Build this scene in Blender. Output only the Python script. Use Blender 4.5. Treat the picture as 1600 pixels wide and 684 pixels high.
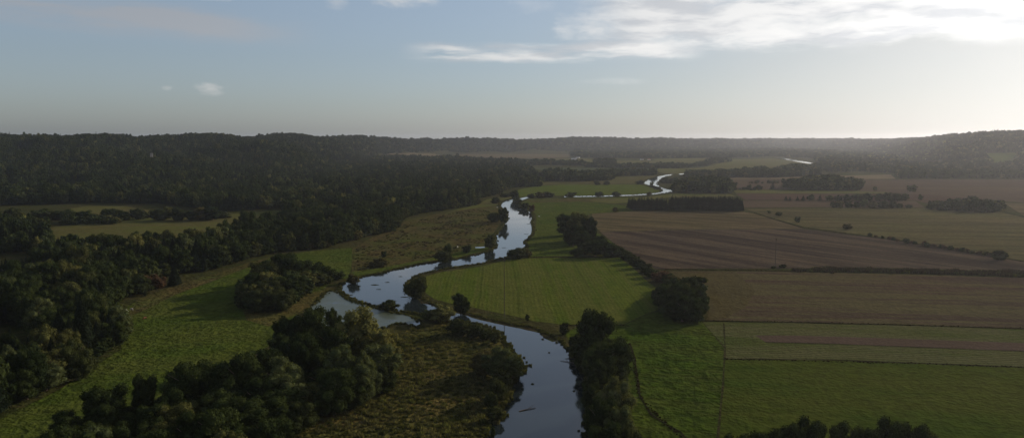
import bpy, bmesh, math, random
import numpy as np
from mathutils import Vector

S = bpy.context.scene
for o in list(bpy.data.objects):
    bpy.data.objects.remove(o)
COL = S.collection
R = math.radians
# ------------------------------------------------------------------ camera
F = 1142.0            # focal length in photo pixels (photo 1600 x 684)
HZ = 215.0            # row of the true horizon
H = 100.0             # flying height
TH = math.atan((342 - HZ) / F)
cam_d = bpy.data.cameras.new('camera')
cam = bpy.data.objects.new('camera', cam_d)
COL.objects.link(cam)
cam.location = (0, 0, H)
cam.rotation_euler = (math.pi / 2 - TH, 0, 0)
cam_d.sensor_width = 36
cam_d.lens = 36 * F / 1600
cam_d.clip_start = 1
cam_d.clip_end = 60000
S.camera = cam
# ------------------------------------------------------------------ light
SUN_AZ = 54.0         # degrees to the right of the viewing direction (+Y)
SUN_EL = 19.0
az, el = R(SUN_AZ), R(SUN_EL)
sdir = Vector((math.sin(az) * math.cos(el), math.cos(az) * math.cos(el), math.sin(el)))
sun_d = bpy.data.lights.new('sun', 'SUN')
sun_d.energy = 5.0
sun_d.angle = R(0.6)
sun_d.color = (1.0, 0.84, 0.66)
sun = bpy.data.objects.new('sun', sun_d)
COL.objects.link(sun)
sun.rotation_euler = (-sdir).to_track_quat('-Z', 'Y').to_euler()
sun.location = (0, 0, 300)

SKY_STRENGTH = 0.135
HAZE_DENSITY = 4.0e-5
EXPOSURE = -0.22
S.view_settings.view_transform = 'Standard'
S.view_settings.look = 'None'
S.view_settings.exposure = EXPOSURE
S.view_settings.gamma = 1
S.view_settings.use_curve_mapping = False
S.render.engine = 'CYCLES'
S.cycles.volume_bounces = 1
S.cycles.max_bounces = 6
S.cycles.transparent_max_bounces = 6


class NT:
    """small helper to write node trees"""
    def __init__(s, tree):
        s.t = tree
        s.n = tree.nodes
        s.l = tree.links
        s.n.clear()

    def node(s, typ, **kw):
        n = s.n.new(typ)
        for k, v in kw.items():
            setattr(n, k, v)
        return n

    def put(s, sock, v):
        if isinstance(v, bpy.types.NodeSocket):
            s.l.new(v, sock)
        elif v is not None:
            sock.default_value = v

    def math(s, op, a, b=None, c=None, clamp=False):
        n = s.node('ShaderNodeMath', operation=op, use_clamp=clamp)
        s.put(n.inputs[0], a)
        if b is not None: s.put(n.inputs[1], b)
        if c is not None: s.put(n.inputs[2], c)
        return n.outputs[0]

    def mix(s, f, a, b, typ='MIX'):
        n = s.node('ShaderNodeMix', data_type='RGBA', blend_type=typ)
        s.put(n.inputs[0], f)
        s.put(n.inputs[6], a if isinstance(a, bpy.types.NodeSocket) else (*a, 1))
        s.put(n.inputs[7], b if isinstance(b, bpy.types.NodeSocket) else (*b, 1))
        return n.outputs[2]

    def noise(s, vec, scale, detail=4, rough=0.55, out=0):
        n = s.node('ShaderNodeTexNoise')
        if vec is not None: s.l.new(vec, n.inputs['Vector'])
        n.inputs['Scale'].default_value = scale
        n.inputs['Detail'].default_value = detail
        n.inputs['Roughness'].default_value = rough
        return n.outputs[out]

    def ramp(s, v, lo, hi):
        n = s.node('ShaderNodeMapRange', interpolation_type='SMOOTHSTEP')
        s.put(n.inputs[0], v)
        s.put(n.inputs[1], lo); s.put(n.inputs[2], hi)
        return n.outputs[0]

    def mapping(s, vec, scale=(1, 1, 1), rot=(0, 0, 0), loc=(0, 0, 0)):
        n = s.node('ShaderNodeMapping')
        s.l.new(vec, n.inputs[0])
        n.inputs['Scale'].default_value = scale
        n.inputs['Rotation'].default_value = rot
        n.inputs['Location'].default_value = loc
        return n.outputs[0]

    def combine(s, x, y, z):
        n = s.node('ShaderNodeCombineXYZ')
        s.put(n.inputs[0], x); s.put(n.inputs[1], y); s.put(n.inputs[2], z)
        return n.outputs[0]


# ------------------------------------------------------------------ sky with clouds
world = bpy.data.worlds.new('World')
S.world = world
world.use_nodes = True
W = NT(world.node_tree)
sky = W.node('ShaderNodeTexSky', sky_type='NISHITA')
sky.sun_disc = False
sky.sun_elevation = el
sky.sun_rotation = az
sky.air_density = 1.0
sky.dust_density = 1.3
sky.ozone_density = 1.2
tc = W.node('ShaderNodeTexCoord')
gen = tc.outputs['Generated']
sep = W.node('ShaderNodeSeparateXYZ')
W.l.new(gen, sep.inputs[0])
dx, dy, dz = sep.outputs
azim = W.math('ARCTAN2', dx, dy)                      # radians, 0 = +Y, right positive
elev = W.math('ARCSINE', dz)
zz = W.math('MAXIMUM', dz, 0.02)
px_ = W.math('DIVIDE', dx, W.math('ADD', zz, 0.03))   # cloud layer seen in perspective
py_ = W.math('DIVIDE', dy, W.math('ADD', zz, 0.03))
cp = W.combine(px_, py_, 0.0)


def window(x, lo, hi, soft):
    a = W.ramp(x, lo - soft, lo + soft)
    b = W.ramp(x, hi - soft, hi + soft)
    return W.math('MULTIPLY', a, W.math('SUBTRACT', 1.0, b))


def A(px):   # photo column -> azimuth
    return math.atan((px - 800) / F)


def E(py, px=800):
    return math.atan((HZ - py) / F * math.cos(A(px)))


warp = W.noise(cp, 0.9, 3, 0.5, out=1)
cpw = W.node('ShaderNodeVectorMath', operation='MULTIPLY_ADD')
W.l.new(warp, cpw.inputs[0]); cpw.inputs[1].default_value = (0.55, 0.55, 0.0); W.l.new(cp, cpw.inputs[2])
cpw = cpw.outputs[0]
# angular coordinates for the long streaks
wob = W.noise(W.combine(azim, elev, 0.0), 9.0, 5, 0.6)
elw = W.math('ADD', elev, W.math('MULTIPLY', W.math('SUBTRACT', wob, 0.5), 0.018))
layers = []
# big bright bank, upper right
n1 = W.math('ADD', W.math('MULTIPLY', W.noise(W.combine(azim, W.math('MULTIPLY', elw, 4.0), 3.1), 5.5, 9, 0.62), 0.6), W.math('MULTIPLY', W.noise(W.combine(azim, W.math('MULTIPLY', elw, 3.6), 11.7), 15.0, 8, 0.62), 0.4))
edge = W.math('SUBTRACT', elw, W.math('MULTIPLY', W.math('SUBTRACT', azim, A(1000)), -0.03))
m1 = W.math('MULTIPLY', W.ramp(azim, A(840), A(1010)), W.ramp(elw, E(108), E(72)))
bank = W.math('MULTIPLY', W.ramp(W.math('ADD', n1, W.math('MULTIPLY', m1, 0.20)), 0.50, 0.74), m1)
# thin streak joining from the left of the bank (640..1050, 70..100)
n2 = W.noise(W.combine(azim, W.math('MULTIPLY', elw, 9.0), 7.7), 7.0, 6, 0.6)
m2 = W.math('MULTIPLY', window(azim, A(665), A(1060), 0.04), window(elw, E(99), E(74), 0.0045))
streak = W.math('MULTIPLY', W.ramp(n2, 0.30, 0.60), m2)
# broad veil at the left (0..500, 25..78)
n3 = W.noise(W.combine(azim, W.math('MULTIPLY', elw, 7.0), 1.3), 6.0, 6, 0.6)
tilt = W.math('ADD', elw, W.math('MULTIPLY', W.math('SUBTRACT', azim, A(250)), 0.035))
m3 = W.math('MULTIPLY', W.math('SUBTRACT', 1.0, W.ramp(azim, A(330), A(530))), window(tilt, E(74), E(34), 0.010))
veil = W.math('MULTIPLY', W.ramp(n3, 0.25, 0.62), m3)


# small separate puffs
def puff(px, py, rx, ry, seed):
    a = W.math('DIVIDE', W.math('SUBTRACT', azim, A(px)), rx / F)
    b = W.math('DIVIDE', W.math('SUBTRACT', elev, E(py, px)), ry / F)
    r2 = W.math('ADD', W.math('MULTIPLY', a, a), W.math('MULTIPLY', b, b))
    n = W.noise(W.combine(azim, W.math('MULTIPLY', elev, 2.2), seed), 26.0, 5, 0.6)
    v = W.math('ADD', W.math('SUBTRACT', 1.0, r2), W.math('MULTIPLY', W.math('SUBTRACT', n, 0.5), 3.0))
    return W.ramp(v, 0.1, 1.5)


pf = W.math('MAXIMUM', puff(628, 6, 66, 20, 0.3), puff(332, 141, 27, 11, 2.2))
pf = W.math('MAXIMUM', pf, W.math('MULTIPLY', puff(268, 138, 10, 5, 5.2), 0.5))
pf = W.math('MAXIMUM', pf, W.math('MULTIPLY', puff(345, 3, 30, 8, 4.1), 0.8))
pf = W.math('MAXIMUM', pf, W.math('MULTIPLY', puff(532, 12, 22, 14, 6.1), 0.5))
pf = W.math('MAXIMUM', pf, W.math('MULTIPLY', puff(965, 129, 60, 7, 8.1), 0.35))
pf = W.math('MAXIMUM', pf, W.math('MULTIPLY', puff(905, 45, 60, 26, 9.1), 0.8))
pf = W.math('MAXIMUM', pf, W.math('MULTIPLY', puff(835, 14, 50, 14, 9.9), 0.25))
# high thin cloud above and beside the picture, for the light and other views
n4 = W.noise(cpw, 0.55, 7, 0.6)
m4 = W.ramp(elev, R(12), R(17))
high = W.math('MULTIPLY', W.math('MULTIPLY', W.ramp(n4, 0.50, 0.74), m4), 0.4)

hs = W.node('ShaderNodeHueSaturation')
hs.inputs['Saturation'].default_value = 0.55
W.l.new(sky.outputs[0], hs.inputs['Color'])
sk0 = W.mix(1.0, hs.outputs[0], (0.87, 0.985, 1.15), 'MULTIPLY')
# thin high veil evens the glare round the sun
bw = W.node('ShaderNodeRGBToBW'); W.l.new(sk0, bw.inputs[0])
kk = W.math('DIVIDE', 1.16, W.math('ADD', 1.0, W.math('DIVIDE', bw.outputs[0], 9.5)))
skyc = W.mix(1.0, sk0, W.combine(kk, kk, kk), 'MULTIPLY')
lum = W.node('ShaderNodeRGBToBW')
W.l.new(skyc, lum.inputs[0])
cl_white = W.mix(1.0, W.combine(lum.outputs[0], lum.outputs[0], lum.outputs[0]), (1.80, 1.77, 1.73), 'MULTIPLY')
cl_grey = W.mix(1.0, W.combine(lum.outputs[0], lum.outputs[0], lum.outputs[0]), (1.04, 1.07, 1.14), 'MULTIPLY')
# light and shade inside the bank
n5 = W.noise(W.combine(azim, W.math('MULTIPLY', elw, 5.0), 9.1), 11.0, 5, 0.55)
bankc = W.mix(W.math('MULTIPLY', W.ramp(n5, 0.42, 0.66), 0.75), cl_white, cl_grey)
c = W.mix(W.math('MULTIPLY', veil, 0.72), skyc, cl_grey)
c = W.mix(W.math('MULTIPLY', high, 0.8), c, cl_grey)
milk = W.math('MULTIPLY', W.ramp(azim, A(700), A(1700)), W.math('ADD', 0.45, W.math('MULTIPLY', W.noise(W.combine(azim, W.math('MULTIPLY', elw, 3.0), 5.5), 4.0, 5, 0.6), 0.4)))
c = W.mix(milk, c, W.mix(1.0, W.combine(lum.outputs[0], lum.outputs[0], lum.outputs[0]), (1.13, 1.11, 1.07), 'MULTIPLY'))
c = W.mix(W.math('MULTIPLY', streak, 0.75), c, bankc)
c = W.mix(W.math('MULTIPLY', pf, 0.6), c, cl_white)
c = W.mix(W.math('MULTIPLY', bank, 0.80), c, bankc)
bg = W.node('ShaderNodeBackground')
W.l.new(c, bg.inputs[0])
bg.inputs[1].default_value = SKY_STRENGTH
wo = W.node('ShaderNodeOutputWorld')
W.l.new(bg.outputs[0], wo.inputs[0])

# ------------------------------------------------------------------ terrain
# columns: photo x, row of the hill foot, distance of the ridge, row of the tree skyline
KX = np.array([-500, 0, 120, 250, 330, 450, 520, 600, 700, 800, 880, 1000, 1100, 1250, 1330, 1390, 1430, 1480, 1540, 1600, 1750, 2200.])
KF = np.array([335, 330, 318, 306, 300, 286, 268, 246, 241, 239, 238, 238, 236, 233, 238, 250, 262, 268, 270, 271, 272, 275.])
KD = np.array([2200, 2500, 2500, 2700, 2800, 3200, 3500, 4300, 5200, 5800, 6000, 6500, 7500, 8800, 8200, 7000, 5200, 3700, 3100, 2900, 2700, 2500.])
KS = np.array([210, 211.5, 212, 211.5, 210.5, 210.2, 211.5, 213.5, 215.5, 215.8, 214, 216, 216.8, 216.6, 216.6, 216.4, 214.5, 209.5, 204.0, 203.0, 203.5, 205.])


def flat_dist(row):
    v = (342 - row) / F
    dz_ = v * math.cos(TH) - math.sin(TH)
    return H / -dz_ * (math.cos(TH) + v * math.sin(TH))


SKX = np.array([0, 30, 60, 100, 150, 180, 220, 260, 300, 340, 390, 440, 470, 495, 530, 560, 600, 640, 700, 730, 780, 820, 840, 880, 920, 960, 1000, 1020, 1060, 1100])
SKY_ = np.array([211.5, 212, 212, 213, 211, 210.6, 213, 211.4, 210, 210.6, 213, 210, 210.6, 213.5, 212, 211.6, 214.6, 216.4, 216, 214, 215.4, 217, 216.4, 214, 214.2, 215, 216.6, 215.6, 216.4, 216.8])
_x = np.unique(np.concatenate([KX, SKX]))
KF = np.interp(_x, KX, KF); KD = np.interp(_x, KX, KD)
KS = np.where((_x >= 0) & (_x <= 1100), np.interp(_x, SKX, SKY_), np.interp(_x, KX, KS)); KX = _x
KS = np.where(_x < 900, 212.5 + (KS - 212.5) * 1.35, KS)
K0 = np.array([flat_dist(r) for r in KF])
KH = H + (HZ - KS) / F * KD - 16.0
KY = np.maximum(KD, K0 + 800)


def wav(x, y, s, seed):
    rs = np.random.RandomState(seed)
    v = 0
    for k in range(6):
        a = rs.uniform(0, 6.283); w = 6.283 / (s * rs.uniform(0.6, 1.6)); p = rs.uniform(0, 6.283)
        v = v + np.sin((x * math.cos(a) + y * math.sin(a)) * w + p)
    return v / 6.0


def ss(t):
    t = np.clip(t, 0, 1)
    return t * t * (3 - 2 * t)


def hgt(x, y):
    x = np.asarray(x, float); y = np.asarray(y, float)
    yy = np.maximum(y, 1e-3)
    col = np.where(y > 0, 800 + F * x / yy, np.where(x > 0, 2200, -500))
    col = np.clip(col, -500, 2200)
    d0 = np.interp(col, KX, K0); d1 = np.interp(col, KX, KY); h1 = np.interp(col, KX, KH)
    d = np.where(np.abs(x) > y * 1.2, np.hypot(x, y) * 0.9, y)      # measured along the valley
    t = (d - d0) / (d1 - d0)
    h = h1 * ss(t) ** 0.85
    h = h - np.clip(d - d1, 0, 900) * 0.030
    amp = np.clip(t * 3.2, 0, 1) * np.clip((1.02 - t) * 2.4, 0.22, 1)
    h = h + amp * (26 * wav(x, y, 640, 3) + 11 * wav(x, y, 270, 5)) + np.clip(t * 3, 0, 1) * np.clip((0.72 - t) * 3, 0, 1) * 24 * wav(x, y, 520, 12)
    h = np.where((y < 0), 0, h)
    return np.maximum(h, -2)


def ray(px, py):
    u = (px - 800) / F; v = (342 - py) / F
    return np.array([u, math.cos(TH) + v * math.sin(TH), v * math.cos(TH) - math.sin(TH)])


def P(px, py):
    """photo pixel -> the point of the terrain it shows"""
    r = ray(px, py)
    if r[2] < -1e-6:
        t = H / -r[2]
        x, y = r[0] * t, r[1] * t
        if t < 20000 and hgt(x, y) < 0.01:
            # any hill in the way?
            pass
    s = np.arange(100, 14000, 6.0)
    z = H + r[2] * s
    g = hgt(r[0] * s, r[1] * s)
    k = np.argmax(z < g)
    if not (z < g).any():
        k = len(s) - 1
    a, b = s[k - 1], s[k]
    for _ in range(12):
        m = (a + b) / 2
        if H + r[2] * m < hgt(r[0] * m, r[1] * m): b = m
        else: a = m
    m = (a + b) / 2
    return Vector((r[0] * m, r[1] * m, H + r[2] * m))


def link(name, me, parent=None, mat=None):
    o = bpy.data.objects.new(name, me)
    COL.objects.link(o)
    if parent is not None: o.parent = parent
    if mat is not None and len(me.materials) == 0: me.materials.append(mat)
    return o


def tag(o, label=None, cat=None, group=None, kind=None):
    if label: o['label'] = label
    if cat: o['category'] = cat
    if group: o['group'] = group
    if kind: o['kind'] = kind
    return o


def mesh_np(name, verts, faces, mat=None):
    me = bpy.data.meshes.new(name)
    me.from_pydata([tuple(v) for v in verts], [], [tuple(f) for f in faces])
    if mat: me.materials.append(mat)
    me.update()
    return me


# ------------------------------------------------------------------ materials
def new_mat(name):
    m = bpy.data.materials.new(name)
    m.use_nodes = True
    return m, NT(m.node_tree)


def finish(N, color, rough=0.9, bump=None, bump_str=0.5, bump_dist=1.0, spec=0.2):
    b = N.node('ShaderNodeBsdfPrincipled')
    N.put(b.inputs['Base Color'], color if isinstance(color, bpy.types.NodeSocket) else (*color, 1))
    N.put(b.inputs['Roughness'], rough)
    b.inputs['Specular IOR Level'].default_value = spec
    if bump is not None:
        bn = N.node('ShaderNodeBump')
        bn.inputs['Strength'].default_value = bump_str
        bn.inputs['Distance'].default_value = bump_dist
        N.l.new(bump, bn.inputs['Height'])
        N.l.new(bn.outputs[0], b.inputs['Normal'])
    o = N.node('ShaderNodeOutputMaterial')
    N.l.new(b.outputs[0], o.inputs[0])
    return b


def field_mat(name, ca, cb, cc=None, line=None, row=0, rowamp=0.0, streak=0.6, patch=60.0, bump=0.5, tuft=1.2, tuftamp=0.35, tram=0.0):
    """ca, cb: patchy base colours; cc: colour of stretched streaks along direction `line` (radians)
    row: spacing of drill rows in metres; tram: spacing of tractor lines"""
    m, N = new_mat(name)
    g = N.node('ShaderNodeNewGeometry').outputs['Position']
    def tone(c_):
        l_ = 0.3 * c_[0] + 0.6 * c_[1] + 0.1 * c_[2]
        green = c_[1] > c_[0]
        s_, k_ = (1.18, 0.58) if green else (1.12, 0.46)
        return tuple(max(0.004, (l_ + (x - l_) * s_) * k_) for x in c_)
    ca, cb = tone(ca), tone(cb)
    cc = tone(cc) if cc is not None else None
    big = N.ramp(N.noise(g, 1.0 / patch, 5, 0.6), 0.38, 0.62)
    col = N.mix(big, ca, cb)
    ang = line if line is not None else 0.0
    rot = N.mapping(g, rot=(0, 0, -ang))
    if cc is not None:
        st = N.noise(N.mapping(rot, scale=(0.003, 0.045, 0.0)), 1.0, 6, 0.65)
        st2 = N.noise(N.mapping(rot, scale=(0.01, 0.20, 0.0)), 1.0, 4, 0.65)
        f = N.ramp(N.math('ADD', N.math('MULTIPLY', st, 0.6), N.math('MULTIPLY', st2, 0.4)), 0.45, 0.55)
        col = N.mix(N.math('MULTIPLY', f, streak), col, cc)
    sp = N.node('ShaderNodeSeparateXYZ')
    N.l.new(rot, sp.inputs[0])
    wob_ = N.math('MULTIPLY', N.noise(g, 0.02, 2, 0.5), 3.0)
    yv = N.math('ADD', sp.outputs[1], wob_)
    if row:
        w = N.math('SINE', N.math('MULTIPLY', yv, 6.2832 / row))
        amp = N.math('MULTIPLY', N.noise(N.mapping(rot, scale=(0.02, 0.2, 0)), 1.0, 3), rowamp * 2)
        k = N.math('ADD', 1.0, N.math('MULTIPLY', w, amp))
        col = N.mix(1.0, col, N.combine(k, k, k), 'MULTIPLY')
    if tram:
        fr = N.math('FRACT', N.math('DIVIDE', yv, tram))
        t = N.math('LESS_THAN', N.math('ABSOLUTE', N.math('SUBTRACT', fr, 0.5)), 0.035)
        n = N.ramp(N.noise(N.mapping(rot, scale=(0.01, 0.06, 0)), 1.0, 2), 0.35, 0.6)
        col = N.mix(N.math('MULTIPLY', N.math('MULTIPLY', t, n), 0.40), col, tuple(x * 0.5 for x in ca))
    fine = N.ramp(N.noise(g, 0.7 / tuft, 3, 0.6), 0.28, 0.72)
    mid_ = N.ramp(N.noise(g, 1.0 / (tuft * 5), 4, 0.65), 0.3, 0.7)
    k = N.math('ADD', 1.0 - tuftamp, N.math('MULTIPLY', N.math('ADD', N.math('MULTIPLY', fine, 1.2), N.math('MULTIPLY', mid_, 0.8)), tuftamp))
    col = N.mix(1.0, col, N.combine(k, k, k), 'MULTIPLY')
    h_ = N.math('ADD', fine, N.math('MULTIPLY', mid_, 1.5))
    if row:
        h_ = N.math('ADD', h_, N.math('MULTIPLY', w, rowamp * 2))
    finish(N, col, 1.0, h_, bump, 0.5, spec=0.0)
    return m


def direction(p, q):
    a, b = P(*p), P(*q)
    return math.atan2(b.y - a.y, b.x - a.x)


def leaf_mat(name, ca, cb, cc=None, trans=0.20):
    m, N = new_mat(name)
    ca, cb = tuple(0.76 * x for x in ca), tuple(0.76 * x for x in cb)
    oi = N.node('ShaderNodeObjectInfo')
    g = N.node('ShaderNodeNewGeometry')
    n = N.math('ADD', N.math('MULTIPLY', N.noise(g.outputs['Position'], 0.25, 3, 0.6), 0.5), N.math('MULTIPLY', N.noise(g.outputs['Position'], 0.006, 4, 0.6), 0.5))
    f = N.math('ADD', N.math('MULTIPLY', oi.outputs['Random'], 0.6), N.math('MULTIPLY', N.math('SUBTRACT', n, 0.42), 1.7), clamp=True)
    col = N.mix(f, ca, cb)
    if cc is not None:
        r2 = N.math('FRACT', N.math('MULTIPLY', oi.outputs['Random'], 13.7))
        col = N.mix(N.math('MULTIPLY', N.ramp(r2, 0.8, 0.95), 0.7), col, cc)
    isl = g.outputs['Random Per Island']
    k = N.math('ADD', 0.5, N.math('MULTIPLY', isl, 1.0))
    col = N.mix(1.0, col, N.combine(k, k, k), 'MULTIPLY')
    d = N.node('ShaderNodeBsdfDiffuse'); N.l.new(col, d.inputs[0])
    t = N.node('ShaderNodeBsdfTranslucent')
    tcol = N.mix(1.0, col, (1.3, 1.25, 0.6), 'MULTIPLY')
    N.l.new(tcol, t.inputs[0])
    mx = N.node('ShaderNodeMixShader'); mx.inputs[0].default_value = trans
    N.l.new(d.outputs[0], mx.inputs[1]); N.l.new(t.outputs[0], mx.inputs[2])
    o = N.node('ShaderNodeOutputMaterial'); N.l.new(mx.outputs[0], o.inputs[0])
    return m


def plain_mat(name, c, rough=0.8, var=0.25, scale=1.0, metallic=0.0):
    m, N = new_mat(name)
    g = N.node('ShaderNodeNewGeometry').outputs['Position']
    n = N.noise(g, scale, 4, 0.6)
    k = N.math('ADD', 1 - var, N.math('MULTIPLY', n, 2 * var))
    col = N.mix(1.0, c, N.combine(k, k, k), 'MULTIPLY')
    b = finish(N, col, rough, n, 0.2, 0.05)
    b.inputs['Metallic'].default_value = metallic
    return m


LM = {
    'broad': leaf_mat('leaves_broad', (0.022, 0.034, 0.012), (0.052, 0.068, 0.020), (0.085, 0.085, 0.028)),
    'willow': leaf_mat('leaves_willow', (0.060, 0.080, 0.034), (0.105, 0.120, 0.048), (0.15, 0.14, 0.045), 0.34),
    'conifer': leaf_mat('needles', (0.014, 0.022, 0.012), (0.028, 0.036, 0.018), None, 0.1),
    'bush': leaf_mat('leaves_bush', (0.028, 0.038, 0.014), (0.060, 0.068, 0.024), (0.090, 0.075, 0.030)),
    'brown': leaf_mat('leaves_brown', (0.075, 0.050, 0.026), (0.120, 0.070, 0.038), None),
    'reed': leaf_mat('reed_blades', (0.095, 0.102, 0.046), (0.150, 0.140, 0.075), (0.085, 0.100, 0.034), 0.45),
    'weed': leaf_mat('weed_stalks', (0.040, 0.030, 0.020), (0.060, 0.048, 0.030), (0.035, 0.045, 0.022), 0.15),
    'sedge': leaf_mat('sedge_blades', (0.045, 0.056, 0.020), (0.080, 0.082, 0.032), None, 0.4),
}
BARK = plain_mat('bark', (0.10, 0.075, 0.055), 0.9, 0.4, 3.0)

# ------------------------------------------------------------------ ground sheet, polar grid round the valley
rad = [4.0]
while rad[-1] < 16000:
    rad.append(rad[-1] * (1.045 if rad[-1] < 700 else 1.016))
rad = np.array(rad)
ang = np.concatenate([np.linspace(-180, -48, 34)[:-1], np.linspace(-48, 48, 330), np.linspace(48, 180, 34)[1:-1]])
AA, RR = np.meshgrid(np.radians(ang), rad)
X, Y = RR * np.sin(AA), RR * np.cos(AA)
Z = hgt(X, Y)
nr, na = X.shape
verts = np.stack([X.ravel(), Y.ravel(), Z.ravel()], 1)
faces = []
for i in range(nr - 1):
    b0 = i * na
    for j in range(na):
        j2 = (j + 1) % na
        faces.append((b0 + j, b0 + na + j, b0 + na + j2, b0 + j2))
faces.append(tuple(range(na)))
me = mesh_np('ground', verts, faces)
GROUND = field_mat('meadow_ground', (0.050, 0.062, 0.022), (0.075, 0.075, 0.030), (0.095, 0.080, 0.042), streak=0.5, patch=45, tuft=2.0, tuftamp=0.5, bump=0.8)
for p_ in me.polygons: p_.use_smooth = True
g_ = link('ground', me, None, GROUND)
tag(g_, kind='structure')


def sheet(name, pts, mat, z=0.1, step=None, label=None):
    """polygon of photo pixels laid on the terrain as a thin sheet"""
    w = [P(*p) for p in pts]
    bm = bmesh.new()
    vs = [bm.verts.new((v.x, v.y, 0)) for v in w]
    bm.faces.new(vs)
    if max(v.z for v in w) > 0.05 or step:
        st = step or 40
        x0, x1 = min(v.x for v in w), max(v.x for v in w)
        y0, y1 = min(v.y for v in w), max(v.y for v in w)
        for ax, lo, hi in ((0, x0, x1), (1, y0, y1)):
            k = lo + st
            while k < hi:
                co = Vector((k, 0, 0)) if ax == 0 else Vector((0, k, 0))
                no = Vector((1, 0, 0)) if ax == 0 else Vector((0, 1, 0))
                bmesh.ops.bisect_plane(bm, geom=bm.verts[:] + bm.edges[:] + bm.faces[:], plane_co=co, plane_no=no)
                k += st
        z += 0.5
    for v in bm.verts:
        v.co.z = float(hgt(v.co.x, v.co.y)) + z
    bmesh.ops.recalc_face_normals(bm, faces=bm.faces[:])
    me = bpy.data.meshes.new(name)
    bm.to_mesh(me); bm.free()
    if me.polygons[0].normal.z < 0: me.flip_normals()
    o = link(name, me, None, mat)
    tag(o, label, kind='structure')
    return o


def strip(name, pts, width, mat, z=0.2):
    """a line of photo pixels as a strip of real width in metres"""
    w = [P(*p) for p in pts]
    # subdivide and wander a little
    q = []
    for a, b in zip(w[:-1], w[1:]):
        n = max(2, int((b - a).length / 12))
        for k in range(n):
            q.append(a.lerp(b, k / n))
    q.append(w[-1])
    vs, fs = [], []
    for i, p in enumerate(q):
        t = (q[min(i + 1, len(q) - 1)] - q[max(i - 1, 0)]).normalized()
        nrm = Vector((-t.y, t.x, 0))
        ww = width * (0.5 + 0.18 * math.sin(i * 1.7) + 0.1 * math.sin(i * 4.1))
        for s_ in (-1, 1):
            c_ = p + nrm * ww * s_
            vs.append((c_.x, c_.y, float(hgt(c_.x, c_.y)) + z))
        if i: fs.append((2 * i - 2, 2 * i - 1, 2 * i + 1, 2 * i))
    me = mesh_np(name, vs, fs)
    if me.polygons[0].normal.z < 0: me.flip_normals()
    o = link(name, me, None, mat)
    tag(o, kind='structure')
    return o


# ------------------------------------------------------------------ water
WM, N = new_mat('water')
gp = N.node('ShaderNodeNewGeometry').outputs['Position']
wv = N.noise(N.mapping(gp, scale=(1, 0.55, 1)), 0.55, 5, 0.6)
wv2 = N.noise(gp, 0.05, 3, 0.5)
calm = N.ramp(N.noise(gp, 0.012, 3, 0.5), 0.35, 0.7)
b = N.node('ShaderNodeBsdfPrincipled')
b.inputs['Base Color'].default_value = (0.012, 0.018, 0.020, 1)
N.put(b.inputs['Roughness'], N.math('ADD', 0.03, N.math('MULTIPLY', calm, 0.07)))
b.inputs['IOR'].default_value = 1.45
bn = N.node('ShaderNodeBump'); bn.inputs['Distance'].default_value = 0.05
N.put(bn.inputs['Strength'], N.math('ADD', 0.18, N.math('MULTIPLY', calm, 0.35)))
N.l.new(N.math('ADD', wv, wv2), bn.inputs['Height']); N.l.new(bn.outputs[0], b.inputs['Normal'])
mo = N.node('ShaderNodeOutputMaterial'); N.l.new(b.outputs[0], mo.inputs[0])

WEST = [(761, 760), (761, 684), (762, 662), (784, 652), (784, 637), (797, 617), (797, 600), (807, 590), (822, 577), (815, 563), (803, 553), (794, 540),
        (782, 519), (759, 510), (740, 504), (715, 503), (690, 501), (672, 496), (654, 491), (638, 488), (621, 486), (600, 481), (581, 477), (561, 471),
        (541, 462), (532, 455), (529, 449), (536, 441), (550, 437), (562, 433), (586, 429), (614, 422), (632, 418), (651, 414), (681, 409), (714, 405), (742, 398),
        (762, 393), (774, 387), (774, 378), (773, 368), (781, 358), (787, 350), (792, 343), (792, 336), (788, 329), (780, 322), (784, 316), (792, 312), (800, 311)]
EAST = [(803, 313), (806, 317), (813, 320), (822, 325), (832, 332), (834, 338), (831, 348), (834, 358), (831, 367), (820, 378), (824, 385), (815, 391),
        (792, 402), (752, 412), (714, 417), (690, 421), (664, 427), (648, 432), (638, 440), (637, 452), (648, 461), (664, 468), (676, 474), (707, 483), (732, 490),
        (760, 497), (800, 507), (833, 512), (850, 519), (875, 532), (893, 548), (899, 570), (921, 590), (926, 615), (918, 653), (921, 684), (925, 760)]


def jag(pts, amp=1.0, seed=1):
    """wobbly bank line in photo pixels"""
    rnd = random.Random(seed)
    out = []
    for (a, b_) in zip(pts[:-1], pts[1:]):
        n = max(1, int(math.dist(a, b_) / 5))
        for k in range(n):
            t = k / n
            x, y = a[0] + (b_[0] - a[0]) * t, a[1] + (b_[1] - a[1]) * t
            s_ = amp * (y - HZ) / 250
            out.append((x + rnd.uniform(-1, 1) * s_, y + rnd.uniform(-.4, .4) * s_))
    out.append(pts[-1])
    return out


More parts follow.
